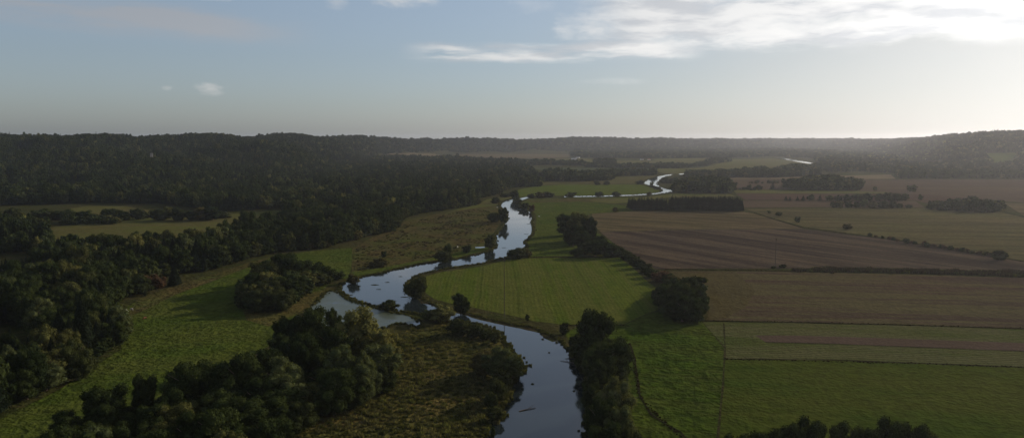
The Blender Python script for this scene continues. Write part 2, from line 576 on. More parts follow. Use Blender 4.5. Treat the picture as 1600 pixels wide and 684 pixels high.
WESTJ, EASTJ = jag(WEST, 1.0, 2), jag(EAST, 1.0, 4)
sheet('river', WESTJ + EASTJ, WM, 0.08)
UP_L = [(1052, 299), (1040, 301.5), (1020, 304), (985, 306), (940, 307.2), (905, 307.8), (880, 308.2)]
UP_U = [(880, 306.6), (905, 306.2), (940, 305.6), (985, 304.4), (1020, 302), (1034, 300), (1035, 296.5), (1030, 293), (1020, 290.5), (1010, 288.5), (1005, 286.5),
        (1008, 283), (1016, 279.5), (1026, 276), (1038, 273.4), (1051, 272), (1050, 274), (1041, 275.5), (1034, 279), (1028, 284), (1027, 288), (1032, 292), (1040, 295), (1052, 297)]
UPJ = jag(UP_L + UP_U, 0.5, 6)
sheet('river_reach', UPJ, WM, 0.08)
sheet('river_link', [(812, 310), (821, 308), (829, 308.2), (822, 310.5), (815, 313)], WM, 0.08)
sheet('far_river', [(1272, 256.6), (1250, 254), (1237, 251.4), (1226, 249), (1212, 246.8), (1214, 245.8), (1230, 247.4), (1241, 249.6), (1256, 252.2), (1274, 255.2)], WM, 0.08)
sheet('far_pool', [(1188, 249.4), (1200, 249.6), (1199, 248.6), (1190, 248.5)], WM, 0.08)
sheet('far_channel', [(1060, 272), (1070, 270.2), (1073, 271), (1064, 273)], WM, 0.08)

# still pond covered with floating weed
PM, N = new_mat('weed_pond')
gp = N.node('ShaderNodeNewGeometry').outputs['Position']
n = N.noise(gp, 0.10, 6, 0.65)
f = N.ramp(n, 0.28, 0.46)
n2 = N.noise(gp, 1.2, 3, 0.6)
col = N.mix(n2, (0.040, 0.056, 0.026), (0.070, 0.084, 0.046))
b1 = N.node('ShaderNodeBsdfPrincipled'); N.l.new(col, b1.inputs['Base Color']); b1.inputs['Roughness'].default_value = 0.45
b2 = N.node('ShaderNodeBsdfPrincipled'); b2.inputs['Base Color'].default_value = (0.02, 0.026, 0.022, 1); b2.inputs['Roughness'].default_value = 0.06
b2.inputs['IOR'].default_value = 1.45
mx = N.node('ShaderNodeMixShader'); N.l.new(N.math('MULTIPLY', f, 0.85), mx.inputs[0]); N.l.new(b2.outputs[0], mx.inputs[1]); N.l.new(b1.outputs[0], mx.inputs[2])
mo = N.node('ShaderNodeOutputMaterial'); N.l.new(mx.outputs[0], mo.inputs[0])
POND = [(527, 454), (533, 461), (543, 467.5), (561, 474.5), (581, 480.5), (605, 486), (621, 489.5), (637, 493), (652, 500), (662, 507), (648, 512), (636, 506), (622, 506), (600, 512), (560, 520),
        (520, 520), (495, 505), (480, 486), (492, 474), (502, 463), (515, 455)]
sheet('weedy_pond', jag(POND + [POND[0]], 1.0, 9)[:-1], PM, 0.12)
sheet('side_pool', [(641, 505), (652, 503), (660, 505), (655, 508), (645, 508)], WM, 0.16)

# ------------------------------------------------------------------ fields
G_CROP = field_mat('crop_green', (0.086, 0.118, 0.028), (0.108, 0.132, 0.034), (0.122, 0.124, 0.044), direction((820, 500), (806, 410)), row=2.6, rowamp=0.06, streak=0.6, patch=32, tuft=1.2, tuftamp=0.32, tram=24, bump=0.4)
G_GRASS = field_mat('grass_lush', (0.052, 0.082, 0.018), (0.066, 0.090, 0.022), (0.078, 0.084, 0.028), direction((1020, 540), (1110, 546)), streak=0.4, patch=45, tuft=2.4, tuftamp=0.55, bump=1.0)
G_GRASS2 = field_mat('grass_olive', (0.058, 0.084, 0.020), (0.074, 0.090, 0.024), (0.088, 0.090, 0.028), direction((1200, 600), (1500, 612)), streak=0.35, patch=60, tuft=1.6, tuftamp=0.32, bump=0.6)
G_LEFT = field_mat('grass_left', (0.066, 0.094, 0.024), (0.086, 0.106, 0.030), (0.092, 0.098, 0.036), direction((200, 560), (420, 540)), streak=0.3, patch=50, tuft=2.0, tuftamp=0.45, bump=0.9)
G_STRIP = field_mat('stubble_green', (0.078, 0.096, 0.034), (0.092, 0.102, 0.040), (0.175, 0.160, 0.090), direction((1200, 545), (1590, 560)), row=3.0, rowamp=0.18, streak=0.5, patch=60, tuft=1.0, tuftamp=0.3)
B_SOIL = field_mat('soil_brown', (0.120, 0.083, 0.062), (0.100, 0.076, 0.056), (0.150, 0.134, 0.068), direction((1200, 470), (1590, 480)), streak=0.85, patch=90, tuft=1.6, tuftamp=0.30, bump=0.5)
B_STRIP = field_mat('soil_strip', (0.150, 0.110, 0.086), (0.135, 0.102, 0.076), None, 0, patch=40, tuft=1.0, tuftamp=0.2, bump=0.4)
B_SOIL2 = field_mat('soil_purple', (0.142, 0.112, 0.086), (0.160, 0.122, 0.086), (0.066, 0.054, 0.044), direction((1000, 372), (1250, 410)), streak=0.9, patch=110, tuft=1.6, tuftamp=0.25, tram=36)
B_SOIL3 = field_mat('soil_tan', (0.215, 0.172, 0.100), (0.175, 0.150, 0.080), (0.095, 0.074, 0.046), direction((1000, 340), (1240, 354)), streak=0.8, patch=100, tuft=1.6, tuftamp=0.25)
B_OLIVE = field_mat('stubble_olive', (0.165, 0.152, 0.070), (0.185, 0.155, 0.080), (0.055, 0.052, 0.030), direction((1200, 332), (1580, 337)), row=9.0, rowamp=0.22, streak=0.55, patch=90, tuft=2.0, tuftamp=0.35)
B_FAR = field_mat('soil_far', (0.135, 0.096, 0.074), (0.155, 0.116, 0.080), (0.112, 0.088, 0.060), direction((1200, 300), (1590, 302)), streak=0.6, patch=150, tuft=3, tuftamp=0.2)
B_PALE = field_mat('stubble_pale', (0.250, 0.200, 0.125), (0.215, 0.175, 0.100), None, 0, patch=120, tuft=4, tuftamp=0.15)
G_PALE = field_mat('meadow_pale', (0.115, 0.130, 0.044), (0.145, 0.140, 0.056), (0.170, 0.140, 0.070), 0.0, streak=0.5, patch=120, tuft=4, tuftamp=0.2)
G_FAR = field_mat('meadow_far', (0.085, 0.120, 0.028), (0.105, 0.128, 0.034), (0.120, 0.125, 0.044), direction((900, 295), (1000, 296)), streak=0.4, patch=80, tuft=3, tuftamp=0.25)
M_ROUGH = field_mat('rough_meadow', (0.078, 0.088, 0.030), (0.110, 0.088, 0.038), (0.130, 0.112, 0.052), direction((600, 390), (740, 380)), streak=0.5, patch=38, tuft=2.2, tuftamp=0.6, bump=1.0)
M_MARSH = field_mat('marsh', (0.110, 0.105, 0.038), (0.160, 0.128, 0.052), (0.085, 0.100, 0.036), 0.4, streak=0.4, patch=22, tuft=1.4, tuftamp=0.75, bump=1.0)
M_DITCH = field_mat('ditch_bottom', (0.030, 0.026, 0.014), (0.040, 0.036, 0.018), None, 0, patch=10, tuft=0.8, tuftamp=0.5, bump=0.6)
M_FLOOR = field_mat('forest_floor', (0.030, 0.032, 0.014), (0.045, 0.038, 0.020), None, 0, patch=20, tuft=1.5, tuftamp=0.5)
M_TRACK = field_mat('track', (0.17, 0.14, 0.09), (0.13, 0.12, 0.06), None, 0, patch=20, tuft=1.5, tuftamp=0.3)
M_BANK = field_mat('bank', (0.046, 0.050, 0.022), (0.075, 0.062, 0.034), None, 0, patch=12, tuft=1.0, tuftamp=0.6)

sheet('crop_field', [(667, 431), (690, 425), (714, 421.5), (752, 416.5), (792, 406), (812, 403.5), (860, 403), (968, 402.5), (985, 415), (1012, 440), (1040, 460), (1040, 480), (1010, 490), (975, 506.5),
                     (930, 507.5), (875, 506.5), (833, 501), (800, 493), (760, 485), (735, 479), (705, 474), (678, 467), (666, 458), (662, 448), (662, 438)], G_CROP, 0.10)
sheet('pasture', [(975, 508), (1010, 491), (1045, 482), (1096, 502), (1112, 520), (1131, 543), (1131, 561), (1127, 610), (1119, 684), (1110, 760), (925, 760), (925, 684), (930, 620), (925, 590), (905, 570), (900, 545), (880, 520), (905, 510)], G_GRASS, 0.07)
sheet('olive_field', [(1131, 561), (1300, 563), (1450, 568.5), (1760, 580), (1900, 780), (1112, 780), (1121, 684), (1129, 610)], G_GRASS2, 0.10)
sheet('stubble_strip', [(1098, 503), (1250, 505), (1400, 508.5), (1800, 521), (1800, 582), (1450, 568), (1300, 562.3), (1132, 560.4), (1134, 543), (1113, 520)], G_STRIP, 0.12)
sheet('ploughed_strip', [(1180, 524), (1240, 524), (1400, 529), (1800, 543), (1800, 555), (1600, 548.5), (1400, 541), (1300, 537), (1196, 534.5)], B_STRIP, 0.18)
sheet('ploughed_field', [(1045, 424), (1230, 424.5), (1400, 428), (1800, 440), (1800, 520), (1400, 507.6), (1250, 504.2), (1102, 501.5), (1110, 488), (1098, 460), (1070, 440)], B_SOIL, 0.12)
sheet('ploughed_headland', [(1048, 425), (1150, 425), (1180, 455), (1165, 480), (1135, 497), (1104, 500), (1108, 486), (1096, 460), (1072, 441)],
      field_mat('headland', (0.105, 0.090, 0.044), (0.120, 0.100, 0.046), (0.130, 0.112, 0.060), direction((1110, 430), (1140, 490)), streak=0.6, patch=40, tuft=1.4, tuftamp=0.35), 0.16)
sheet('brown_field', [(938, 362.5), (1100, 358.5), (1255, 357.5), (1400, 376), (1560, 402), (1700, 425), (1700, 427), (1400, 418.5), (1230, 419), (1025, 420), (990, 402), (965, 385)], B_SOIL2, 0.12)
sheet('tan_field', [(925, 334), (985, 330), (1160, 331), (1180, 334), (1215, 345), (1255, 356.8), (1100, 357.8), (938, 361.8), (926, 350)], B_SOIL3, 0.12)
sheet('olive_stubble', [(1162, 326), (1300, 324.8), (1450, 325), (1560, 331), (1700, 362), (1700, 424), (1560, 400.5), (1400, 374), (1255, 354), (1215, 343), (1182, 332)], B_OLIVE, 0.12)
sheet('plum_strip', [(1160, 313.6), (1300, 314), (1430, 314), (1445, 324), (1300, 323.6), (1162, 324.8)], B_FAR, 0.12)
sheet('dark_strip', [(1150, 302.6), (1300, 303), (1450, 304), (1550, 315), (1450, 318), (1430, 313), (1300, 312.8), (1165, 312.6)],
      field_mat('soil_dark', (0.112, 0.076, 0.060), (0.130, 0.088, 0.062), None, 0, patch=120, tuft=3, tuftamp=0.2), 0.14)
sheet('green_margin', [(1145, 296.5), (1225, 296.6), (1330, 298.6), (1390, 300), (1390, 302.6), (1150, 302)], G_PALE, 0.12)
sheet('far_brown_field', [(1140, 279), (1230, 278), (1280, 279), (1410, 280.5), (1800, 280), (1800, 335), (1700, 332), (1590, 316), (1400, 302), (1330, 298), (1225, 296), (1145, 295.8)], B_FAR, 0.10)
sheet('pale_far_field', [(1568, 317), (1700, 322), (1760, 340), (1700, 360), (1600, 337)], B_SOIL3, 0.16)
sheet('wheat_strip', [(1130, 276.4), (1230, 277), (1280, 275), (1392, 273), (1400, 279.5), (1280, 280), (1230, 279.5), (1130, 281)], B_PALE, 0.16)
sheet('wheat_strip', [(1053, 301), (1070, 303), (1140, 303), (1150, 307), (1040, 309), (985, 316), (960, 318), (930, 316), (920, 312), (1000, 309), (1040, 304)], G_PALE, 0.17)
sheet('river_meadow', [(826, 311), (880, 309.6), (985, 308), (1010, 309), (920, 316), (985, 322), (990, 330), (925, 333.5), (900, 345), (935, 365), (965, 384), (905, 400), (830, 401), (826, 386),
                       (824, 378), (835, 367), (838, 350), (838, 335), (830, 327), (815, 318)], G_LEFT, 0.07)
sheet('dry_strip', [(822, 312), (880, 310), (960, 309.5), (1000, 312), (985, 317), (880, 315.5), (830, 317)], M_ROUGH, 0.12)
sheet('bright_meadow', [(800, 302), (812, 296), (835, 291.5), (880, 288.3), (1000, 288.3), (1010, 291), (1030, 297), (1030, 300.5), (985, 303.6), (940, 305), (880, 305.8), (830, 306), (805, 309)], G_FAR, 0.12)
sheet('tan_meadow', [(840, 286), (870, 283), (940, 281.5), (960, 277), (1030, 273.5), (1012, 279), (1002, 284), (1002, 287.6), (880, 287.7), (838, 290)], field_mat('meadow_tan', (0.125, 0.116, 0.050), (0.150, 0.122, 0.062), (0.100, 0.115, 0.040), 0.0, streak=0.5, patch=80, tuft=3, tuftamp=0.2), 0.12)
sheet('grey_meadow', [(830, 262), (1030, 263), (1010, 266), (930, 268.5), (905, 272), (880, 271), (860, 269)], field_mat('meadow_grey', (0.075, 0.095, 0.050), (0.085, 0.100, 0.055), None, 0, patch=120, tuft=3, tuftamp=0.15), 0.12)
sheet('pale_meadow', [(1020, 264), (1090, 262.6), (1120, 258), (1080, 254), (1130, 249), (1210, 248), (1240, 252), (1270, 257), (1240, 264), (1180, 272), (1120, 271), (1040, 271.5), (1025, 268)], G_PALE, 0.10)
sheet('pale_meadow', [(840, 248), (900, 247), (960, 251), (1100, 251), (1080, 256), (980, 257.5), (850, 252)], G_PALE, 0.14)
sheet('pale_meadow', [(1020, 249), (1100, 246), (1160, 245), (1130, 249), (1080, 252), (1030, 253)], G_PALE, 0.18)
sheet('far_pale_field', [(596, 239.5), (640, 239), (680, 240.5), (710, 244), (680, 245.5), (640, 243)], B_PALE, 0.3)
sheet('far_pale_field', [(705, 241.5), (760, 240.6), (890, 241), (890, 246), (820, 247.5), (735, 246.5)], field_mat('stubble_rose', (0.20, 0.15, 0.10), (0.17, 0.15, 0.08), None, 0, patch=150, tuft=5, tuftamp=0.1), 0.3)
sheet('left_lush_field', [(60, 358), (150, 347), (240, 343), (330, 337), (440, 328), (455, 343), (335, 383), (200, 395), (75, 388)], G_PALE, 0.12)
sheet('left_lush_field', [(110, 326), (140, 321), (200, 323), (250, 331), (330, 335), (320, 352), (200, 352), (110, 345)], G_PALE, 0.10)
sheet('left_meadow', [(-120, 720), (0, 655), (90, 610), (190, 545), (180, 500), (200, 478), (235, 460), (300, 440), (370, 420), (420, 402), (480, 393), (550, 387), (549, 420), (545, 434), (520, 440), (470, 480),
                      (440, 530), (330, 590), (200, 640), (120, 690), (0, 760)], G_LEFT, 0.10)
sheet('dry_margin', [(205, 484), (215, 468), (260, 450), (330, 430), (390, 410), (430, 400), (390, 417), (330, 440), (270, 462), (240, 478), (190, 500)], M_ROUGH, 0.14)
sheet('rough_meadow', [(550, 389), (580, 372), (610, 360), (640, 342), (700, 331), (760, 322), (776, 322), (784, 332), (784, 345), (775, 358), (768, 372), (765, 388), (740, 395), (710, 402), (680, 406), (650, 411),
                       (612, 419), (585, 426), (562, 430), (549, 432), (550, 410)], M_ROUGH, 0.12)
sheet('meadow_tongue', [(745, 320), (760, 312), (800, 303), (800, 309), (782, 314), (775, 321), (700, 331)], G_PALE, 0.16)
sheet('river_meadow_green', [(550, 425), (600, 418), (650, 408), (700, 398), (750, 386), (766, 382), (765, 389), (742, 395.5), (714, 402.5), (681, 406.5), (651, 411.5), (614, 419.5), (586, 426.5), (562, 430.5), (549, 433)], G_LEFT, 0.18)
sheet('marsh_ground', [(430, 690), (440, 660), (500, 640), (560, 620), (600, 590), (612, 540), (640, 512), (665, 506), (720, 508), (757, 514), (776, 524), (788, 545), (800, 560), (812, 572), (800, 590), (790, 605), (790, 620),
                       (776, 640), (776, 650), (758, 662), (757, 684), (757, 780), (380, 780)], M_MARSH, 0.12)
sheet('marsh_bank', [(380, 485), (440, 470), (505, 452), (526, 452), (512, 455), (500, 462), (490, 473), (478, 486), (440, 500), (420, 510), (385, 500)], M_MARSH, 0.16)

for pts, w_ in (([(1098, 501), (1250, 503.6), (1400, 507.2), (1600, 513.5), (1800, 520.5)], 1.5),
                ([(1028, 420.8), (1130, 421.5), (1240, 423.5)], 2.2),
                ([(1131, 560.6), (1300, 562.4), (1450, 568), (1600, 574), (1800, 581.5)], 0.8),
                ([(1196, 534.8), (1300, 537.2), (1400, 541.2), (1600, 548.8), (1800, 555.4)], 0.7),
                ([(984, 536), (992, 560), (1000, 620), (1018, 648), (1042, 664), (1062, 674), (1085, 700)], 0.75),
                ([(1162, 313), (1300, 313.4), (1420, 313.6)], 3.0),
                ([(1162, 325), (1300, 324.2), (1440, 324.6)], 2.0),
                ([(828, 402.2), (900, 402), (968, 402)], 1.6),
                ([(875, 507.4), (930, 508.2), (975, 507.4)], 0.9),
                ([(1178, 333), (1215, 344.5), (1255, 356), (1400, 375.5), (1500, 392), (1600, 409), (1700, 426)], 2.6),
                ([(1220, 337), (1340, 341.5), (1480, 345.5), (1545, 347)], 1.6),
                ([(1568, 331), (1600, 339), (1680, 356)], 3.0),
                ([(885, 288), (1003, 287.8)], 2.4),
                ([(1150, 302.4), (1300, 302.6), (1400, 302)], 1.6),
                ([(205, 482), (226, 488), (240, 491)], 0.5)):
    strip('ditch', pts, w_, M_DITCH, 0.22)
strip('river_bank', [(637, 450), (648, 462), (664, 469), (676, 475), (707, 484), (732, 491), (760, 498), (800, 508), (833, 513), (850, 520), (875, 532)], 7, M_BANK, 0.115)
strip('river_bank', [(815, 391), (792, 402.3), (752, 412.3), (714, 417.4), (664, 427.4), (648, 432)], 4, M_BANK, 0.115)
strip('river_bank', [(563, 432), (586, 428), (614, 421), (651, 413), (681, 408), (714, 404), (742, 397), (762, 392)], 5, M_BANK, 0.20)
sheet('bank_pool', [(742, 386.3), (757, 385.4), (758, 387.2), (750, 388), (743, 387.8)], WM, 0.24)
strip('track', [(938, 362.2), (1100, 358.2), (1255, 357.2)], 2.2, M_TRACK, 0.2)
strip('track', [(1131, 505), (1133, 545), (1130, 600), (1122, 684), (1118, 720)], 0.7, M_BANK, 0.2)
strip('track', [(1300, 281), (1400, 280.6), (1600, 279.6)], 6, M_BANK, 0.3)

# ------------------------------------------------------------------ plant meshes
ICO = {}


def ico(sub):
    if sub not in ICO:
        bm = bmesh.new()
        bmesh.ops.create_icosphere(bm, subdivisions=sub, radius=1)
        ICO[sub] = (np.array([v.co[:] for v in bm.verts]), np.array([[v.index for v in f.verts] for f in bm.faces]))
        bm.free()
    return ICO[sub]


def rand_unit(rs, n):
    v = rs.normal(size=(n, 3))
    return v / np.linalg.norm(v, axis=1)[:, None]


def leaves(rs, c, nrm, size):
    """quads at c facing roughly nrm"""
    n = len(c)
    a = np.cross(nrm, rand_unit(rs, n)); a /= np.linalg.norm(a, axis=1)[:, None] + 1e-9
    b_ = np.cross(nrm, a)
    s = size * rs.uniform(0.55, 1.25, (n, 1))
    q = np.stack([c - a * s, c - b_ * s * 0.7, c + a * s, c + b_ * s * 0.7], 1).reshape(-1, 3)
    f = np.arange(4 * n).reshape(-1, 4)
    return q, f


def crown_mesh(name, kind, lod, seed, mat):
    rs = np.random.RandomState(seed)
    V, Fc, off = [], [], 0
    nleaf = {0: 9000, 1: 2400, 2: 300}[lod]
    lsz = {0: 0.020, 1: 0.034, 2: 0.066}[lod]
    sub = {0: 2, 1: 2, 2: 1}[lod]
    lobes = []
    if kind == 'conifer':
        # tiers of drooping branches round a spire
        nt = {0: 13, 1: 9, 2: 6}[lod]
        seg = {0: 14, 1: 10, 2: 7}[lod]
        for i in range(nt):
            t = i / (nt - 1)
            z = 0.10 + 0.80 * t
            r = 0.5 * (1 - t) ** 0.75 + 0.03
            v = [[0, 0, z + 0.17 * (1 - t * 0.4)]]
            for k in range(seg):
                a = 6.283 * (k + rs.uniform(-.2, .2)) / seg
                rr = r * rs.uniform(0.62, 1.1)
                v.append([rr * math.cos(a), rr * math.sin(a), z - rs.uniform(0.0, 0.05)])
            v = np.array(v)
            f = [[0, 1 + k, 1 + (k + 1) % seg] for k in range(seg)]
            V.append(v); Fc += [[x + off for x in q] for q in f]; off += len(v)
            m = nleaf // nt
            a = rs.uniform(0, 6.283, m); rr = r * rs.uniform(0.35, 1.12, m)
            c_ = np.stack([rr * np.cos(a), rr * np.sin(a), z + 0.14 * (1 - rr / (r + .01)) + rs.uniform(-0.03, 0.03, m)], 1)
            q, f = leaves(rs, c_, rand_unit(rs, m) + np.array([0, 0, 0.5]), lsz)
            V.append(q); Fc += (f + off).tolist(); off += len(q)
    else:
        if kind == 'broad':
            zc, zr, nl, rl, base = 0.51, 0.48, 34, (0.08, 0.17), 0.07
        elif kind == 'willow':
            zc, zr, nl, rl, base = 0.49, 0.49, 40, (0.06, 0.14), 0.03
        else:
            zc, zr, nl, rl, base = 0.42, 0.50, 28, (0.09, 0.19), 0.0
        # an off-centre, uneven set of lobes
        skew = rs.uniform(-0.05, 0.05, 2)
        k = 0
        while len(lobes) < nl and k < 900:
            k += 1
            d = rand_unit(rs, 1)[0]
            rr = rs.uniform(0.40, 0.88)
            R_ = rs.uniform(*rl)
            c_ = np.array([d[0] * 0.5 * rr + skew[0] * (d[2] + 1), d[1] * 0.5 * rr + skew[1] * (d[2] + 1), zc + d[2] * zr * rr])
            if kind == 'bush': c_[2] = abs(c_[2] - 0.05) * 0.9 + 0.06
            if c_[2] + R_ > 1.03 or c_[2] - R_ < base - 0.06: continue
            if math.hypot(c_[0], c_[1]) + R_ > 0.58: continue
            if any(np.linalg.norm(c_ - l[0]) < 0.55 * min(R_, l[1]) for l in lobes): continue
            lobes.append((c_, R_))
        lobes.append((np.array([0, 0, zc]), 0.30)); lobes.append((np.array([0, 0, zc - 0.2]), 0.24))
        if kind == 'bush': lobes.append((np.array([0, 0, 0.2]), 0.34))
        if kind != 'bush':
            for a in np.arange(5) * 1.257 + rs.uniform(0, 1):
                r_ = rs.uniform(0.14, 0.26)
                lobes.append((np.array([r_ * math.cos(a), r_ * math.sin(a), rs.uniform(0.17, 0.30)]), rs.uniform(0.13, 0.18)))
        iv, if_ = ico(sub)
        wts = np.array([l[1] ** 2 for l in lobes]); wts /= wts.sum()
        for (c_, R_), w in zip(lobes, wts):
            dis = 1 + 0.16 * rs.normal(size=(len(iv), 1)).clip(-1.5, 1.5)
            v = iv * dis * R_ * (0.76 if lod < 2 else 0.92)
            v[:, 2] *= 0.85
            v = v + c_
            v[:, 2] = np.maximum(v[:, 2], 0.0)
            V.append(v); Fc += (if_ + off).tolist(); off += len(v)
            m = int(nleaf * w)
            if m < 2: continue
            d = rand_unit(rs, m)
            d[:, 2] = np.where(rs.rand(m) < 0.45, np.abs(d[:, 2]), d[:, 2])
            cc_ = c_ + d * R_ * np.array([1, 1, 0.85]) * rs.uniform(0.74, 1.16, (m, 1))
            if kind == 'willow':      # hanging shoots
                cc_[:, 2] -= rs.uniform(0, 0.05, m) * (np.abs(d[:, 2]) < 0.6)
            cc_[:, 2] = np.maximum(cc_[:, 2], 0.01)
            nn = d + 0.75 * rand_unit(rs, m)
            nn /= np.linalg.norm(nn, axis=1)[:, None]
            q, f = leaves(rs, cc_, nn, lsz * (0.9 if kind == 'willow' else 1.05))
            V.append(q); Fc += (f + off).tolist(); off += len(q)
    VV = np.concatenate(V)
    VV[:, 2] /= VV[:, 2].max()
    VV[:, :2] *= 0.5 / np.percentile(np.hypot(VV[:, 0], VV[:, 1]), 97)
    return mesh_np(name, VV, Fc, mat)


def trunk_mesh(kind, seed):
    rs = random.Random(seed)
    vs, fs = [], []

    def tube(pts, r0, r1, n=6):
        o = len(vs)
        for i, p in enumerate(pts):
            r = r0 + (r1 - r0) * i / (len(pts) - 1)
            t = (Vector(pts[min(i + 1, len(pts) - 1)]) - Vector(pts[max(i - 1, 0)])).normalized()
            a = t.orthogonal().normalized(); b_ = t.cross(a)
            for k in range(n):
                w = 6.2832 * k / n
                vs.append(tuple(Vector(p) + a * math.cos(w) * r + b_ * math.sin(w) * r))
        for i in range(len(pts) - 1):
            for k in range(n):
                fs.append((o + i * n + k, o + i * n + (k + 1) % n, o + (i + 1) * n + (k + 1) % n, o + (i + 1) * n + k))
    if kind == 'conifer':
        tube([(0, 0, -0.02), (0, 0, 0.4), (0, 0, 0.92)], 0.035, 0.004)
    else:
        top = 0.7
        tube([(0, 0, -0.02), (0.01, 0, 0.12), (0.0, 0.015, 0.4), (0.01, 0, top)], 0.042, 0.010)
        for k in range(7):
            z = rs.uniform(0.12 if kind != 'broad' else 0.22, 0.5); a = 6.283 * k / 7 + rs.uniform(-.3, .3)
            L = rs.uniform(0.2, 0.36)
            c_, s_ = math.cos(a), math.sin(a)
            tube([(0, 0, z), (c_ * L * .5, s_ * L * .5, z + L * .45), (c_ * L, s_ * L, z + L * .8)], 0.018, 0.004, 5)
    return mesh_np('trunk', vs, fs, BARK)


SPECIES = {'broad': ('broad', 3), 'willow': ('willow', 2), 'conifer': ('conifer', 2), 'bush': ('bush', 3), 'brown': ('bush', 1)}
CROWNS, TRUNKS = {}, {}
for sp_, (shape, nv) in SPECIES.items():
    for lod in (0, 1, 2):
        CROWNS[sp_, lod] = [crown_mesh(f'{sp_}_crown', shape, lod, 100 * lod + 7 * i + len(sp_), LM[sp_]) for i in range(nv)]
    TRUNKS[sp_] = trunk_mesh(shape, len(sp_))

KINDNAME = {'broad': ('broadleaf_tree', 'tree', 'broadleaf tree'), 'willow': ('willow_tree', 'tree', 'willow'),
            'conifer': ('conifer_tree', 'conifer', 'conifer'), 'bush': ('shrub', 'shrub', 'shrub'), 'brown': ('brown_shrub', 'shrub', 'reddish brown shrub')}
rnd = random.Random(11)
COUNT = {'tree': 0, 'conifer': 0, 'shrub': 0}


def plant(loc, h, w, sp, label, group, pxh=None):
    nm, cat, _ = KINDNAME[sp]
    COUNT[cat] += 1
    if pxh is None:
        pxh = h / loc.y * F
    lod = 0 if pxh > 30 else (1 if pxh > 11 else 2)
    me = rnd.choice(CROWNS[sp, lod])
    rz = rnd.uniform(0, 6.283)
    if lod == 2:
        o = link(nm, me)
        o.location = loc; o.scale = (w, w, h); o.rotation_euler = (0, 0, rz)
        tag(o, label, cat, group)
        return o
    root = bpy.data.objects.new(nm, None); COL.objects.link(root)
    root.empty_display_size = 0.3
    root.location = loc; root.scale = (w * 1.04, w * 1.04, h); root.rotation_euler = (0, 0, rz)
    tag(root, label, cat, group)
    c_ = link('crown', me, root)
    if pxh > 11:
        link('trunk', TRUNKS[sp], root)
    return root


ORD = ['first', 'second', 'third', 'fourth', 'fifth', 'sixth', 'seventh', 'eighth', 'ninth', 'tenth', 'eleventh', 'twelfth', 'thirteenth', 'fourteenth',
       'fifteenth', 'sixteenth', 'seventeenth', 'eighteenth', 'nineteenth', 'twentieth', 'twenty-first', 'twenty-second', 'twenty-third', 'twenty-fourth',
       'twenty-fifth', 'twenty-sixth', 'twenty-seventh', 'twenty-eighth', 'twenty-ninth', 'thirtieth'] + [f'{k}th' for k in range(31, 200)]
LOOK = {'broad': 'dark green', 'willow': 'pale grey green', 'conifer': 'near black', 'bush': 'dark rounded', 'brown': ''}
SPHERES = []   # occupied spots, kept clear by the forest filling


def place(items, phrase, group, look=None):
    """items: (base x, base y, top y, width px, species[, own label])"""
    items = sorted(items, key=lambda t: t[0])
    cnt = {}
    n = {}
    for it in items: n[it[4]] = n.get(it[4], 0) + 1
    for it in items:
        bx, by, ty, w, sp = it[:5]
        p = P(bx, by)
        r = ray(bx, ty)
        h = H + r[2] * (p.y / r[1]) - p.z
        h = max(h, 1.0)
        ww = w * p.y / F
        cnt[sp] = cnt.get(sp, 0) + 1
        if len(it) > 5: lab = it[5]
        else:
            size = 'tall' if h > 17 else ('low' if h < 5 else ('small' if h < 9 else 'medium'))
            lk = (look or LOOK[sp])
            if n[sp] == 1: lab = f'{size} {lk} {KINDNAME[sp][2]} {phrase}'
            elif cnt[sp] == 1: lab = f'{size} {lk} {KINDNAME[sp][2]}, leftmost {phrase}'
            elif cnt[sp] == n[sp]: lab = f'{size} {lk} {KINDNAME[sp][2]}, rightmost {phrase}'
            else: lab = f'{size} {lk} {KINDNAME[sp][2]}, {ORD[cnt[sp]-1]} from left {phrase}'
            lab = ' '.join(lab.split())
            if len(lab.split()) > 16: lab = ' '.join(lab.split()[1:])
            lab = lab.replace('in the diagonal hedgerow between green and brown fields', 'in the diagonal hedgerow') if len(lab.split()) > 16 else lab
        plant(p, h, ww, sp, lab, group, pxh=by - ty)
        SPHERES.append((p.x, p.y, ww * 0.3))


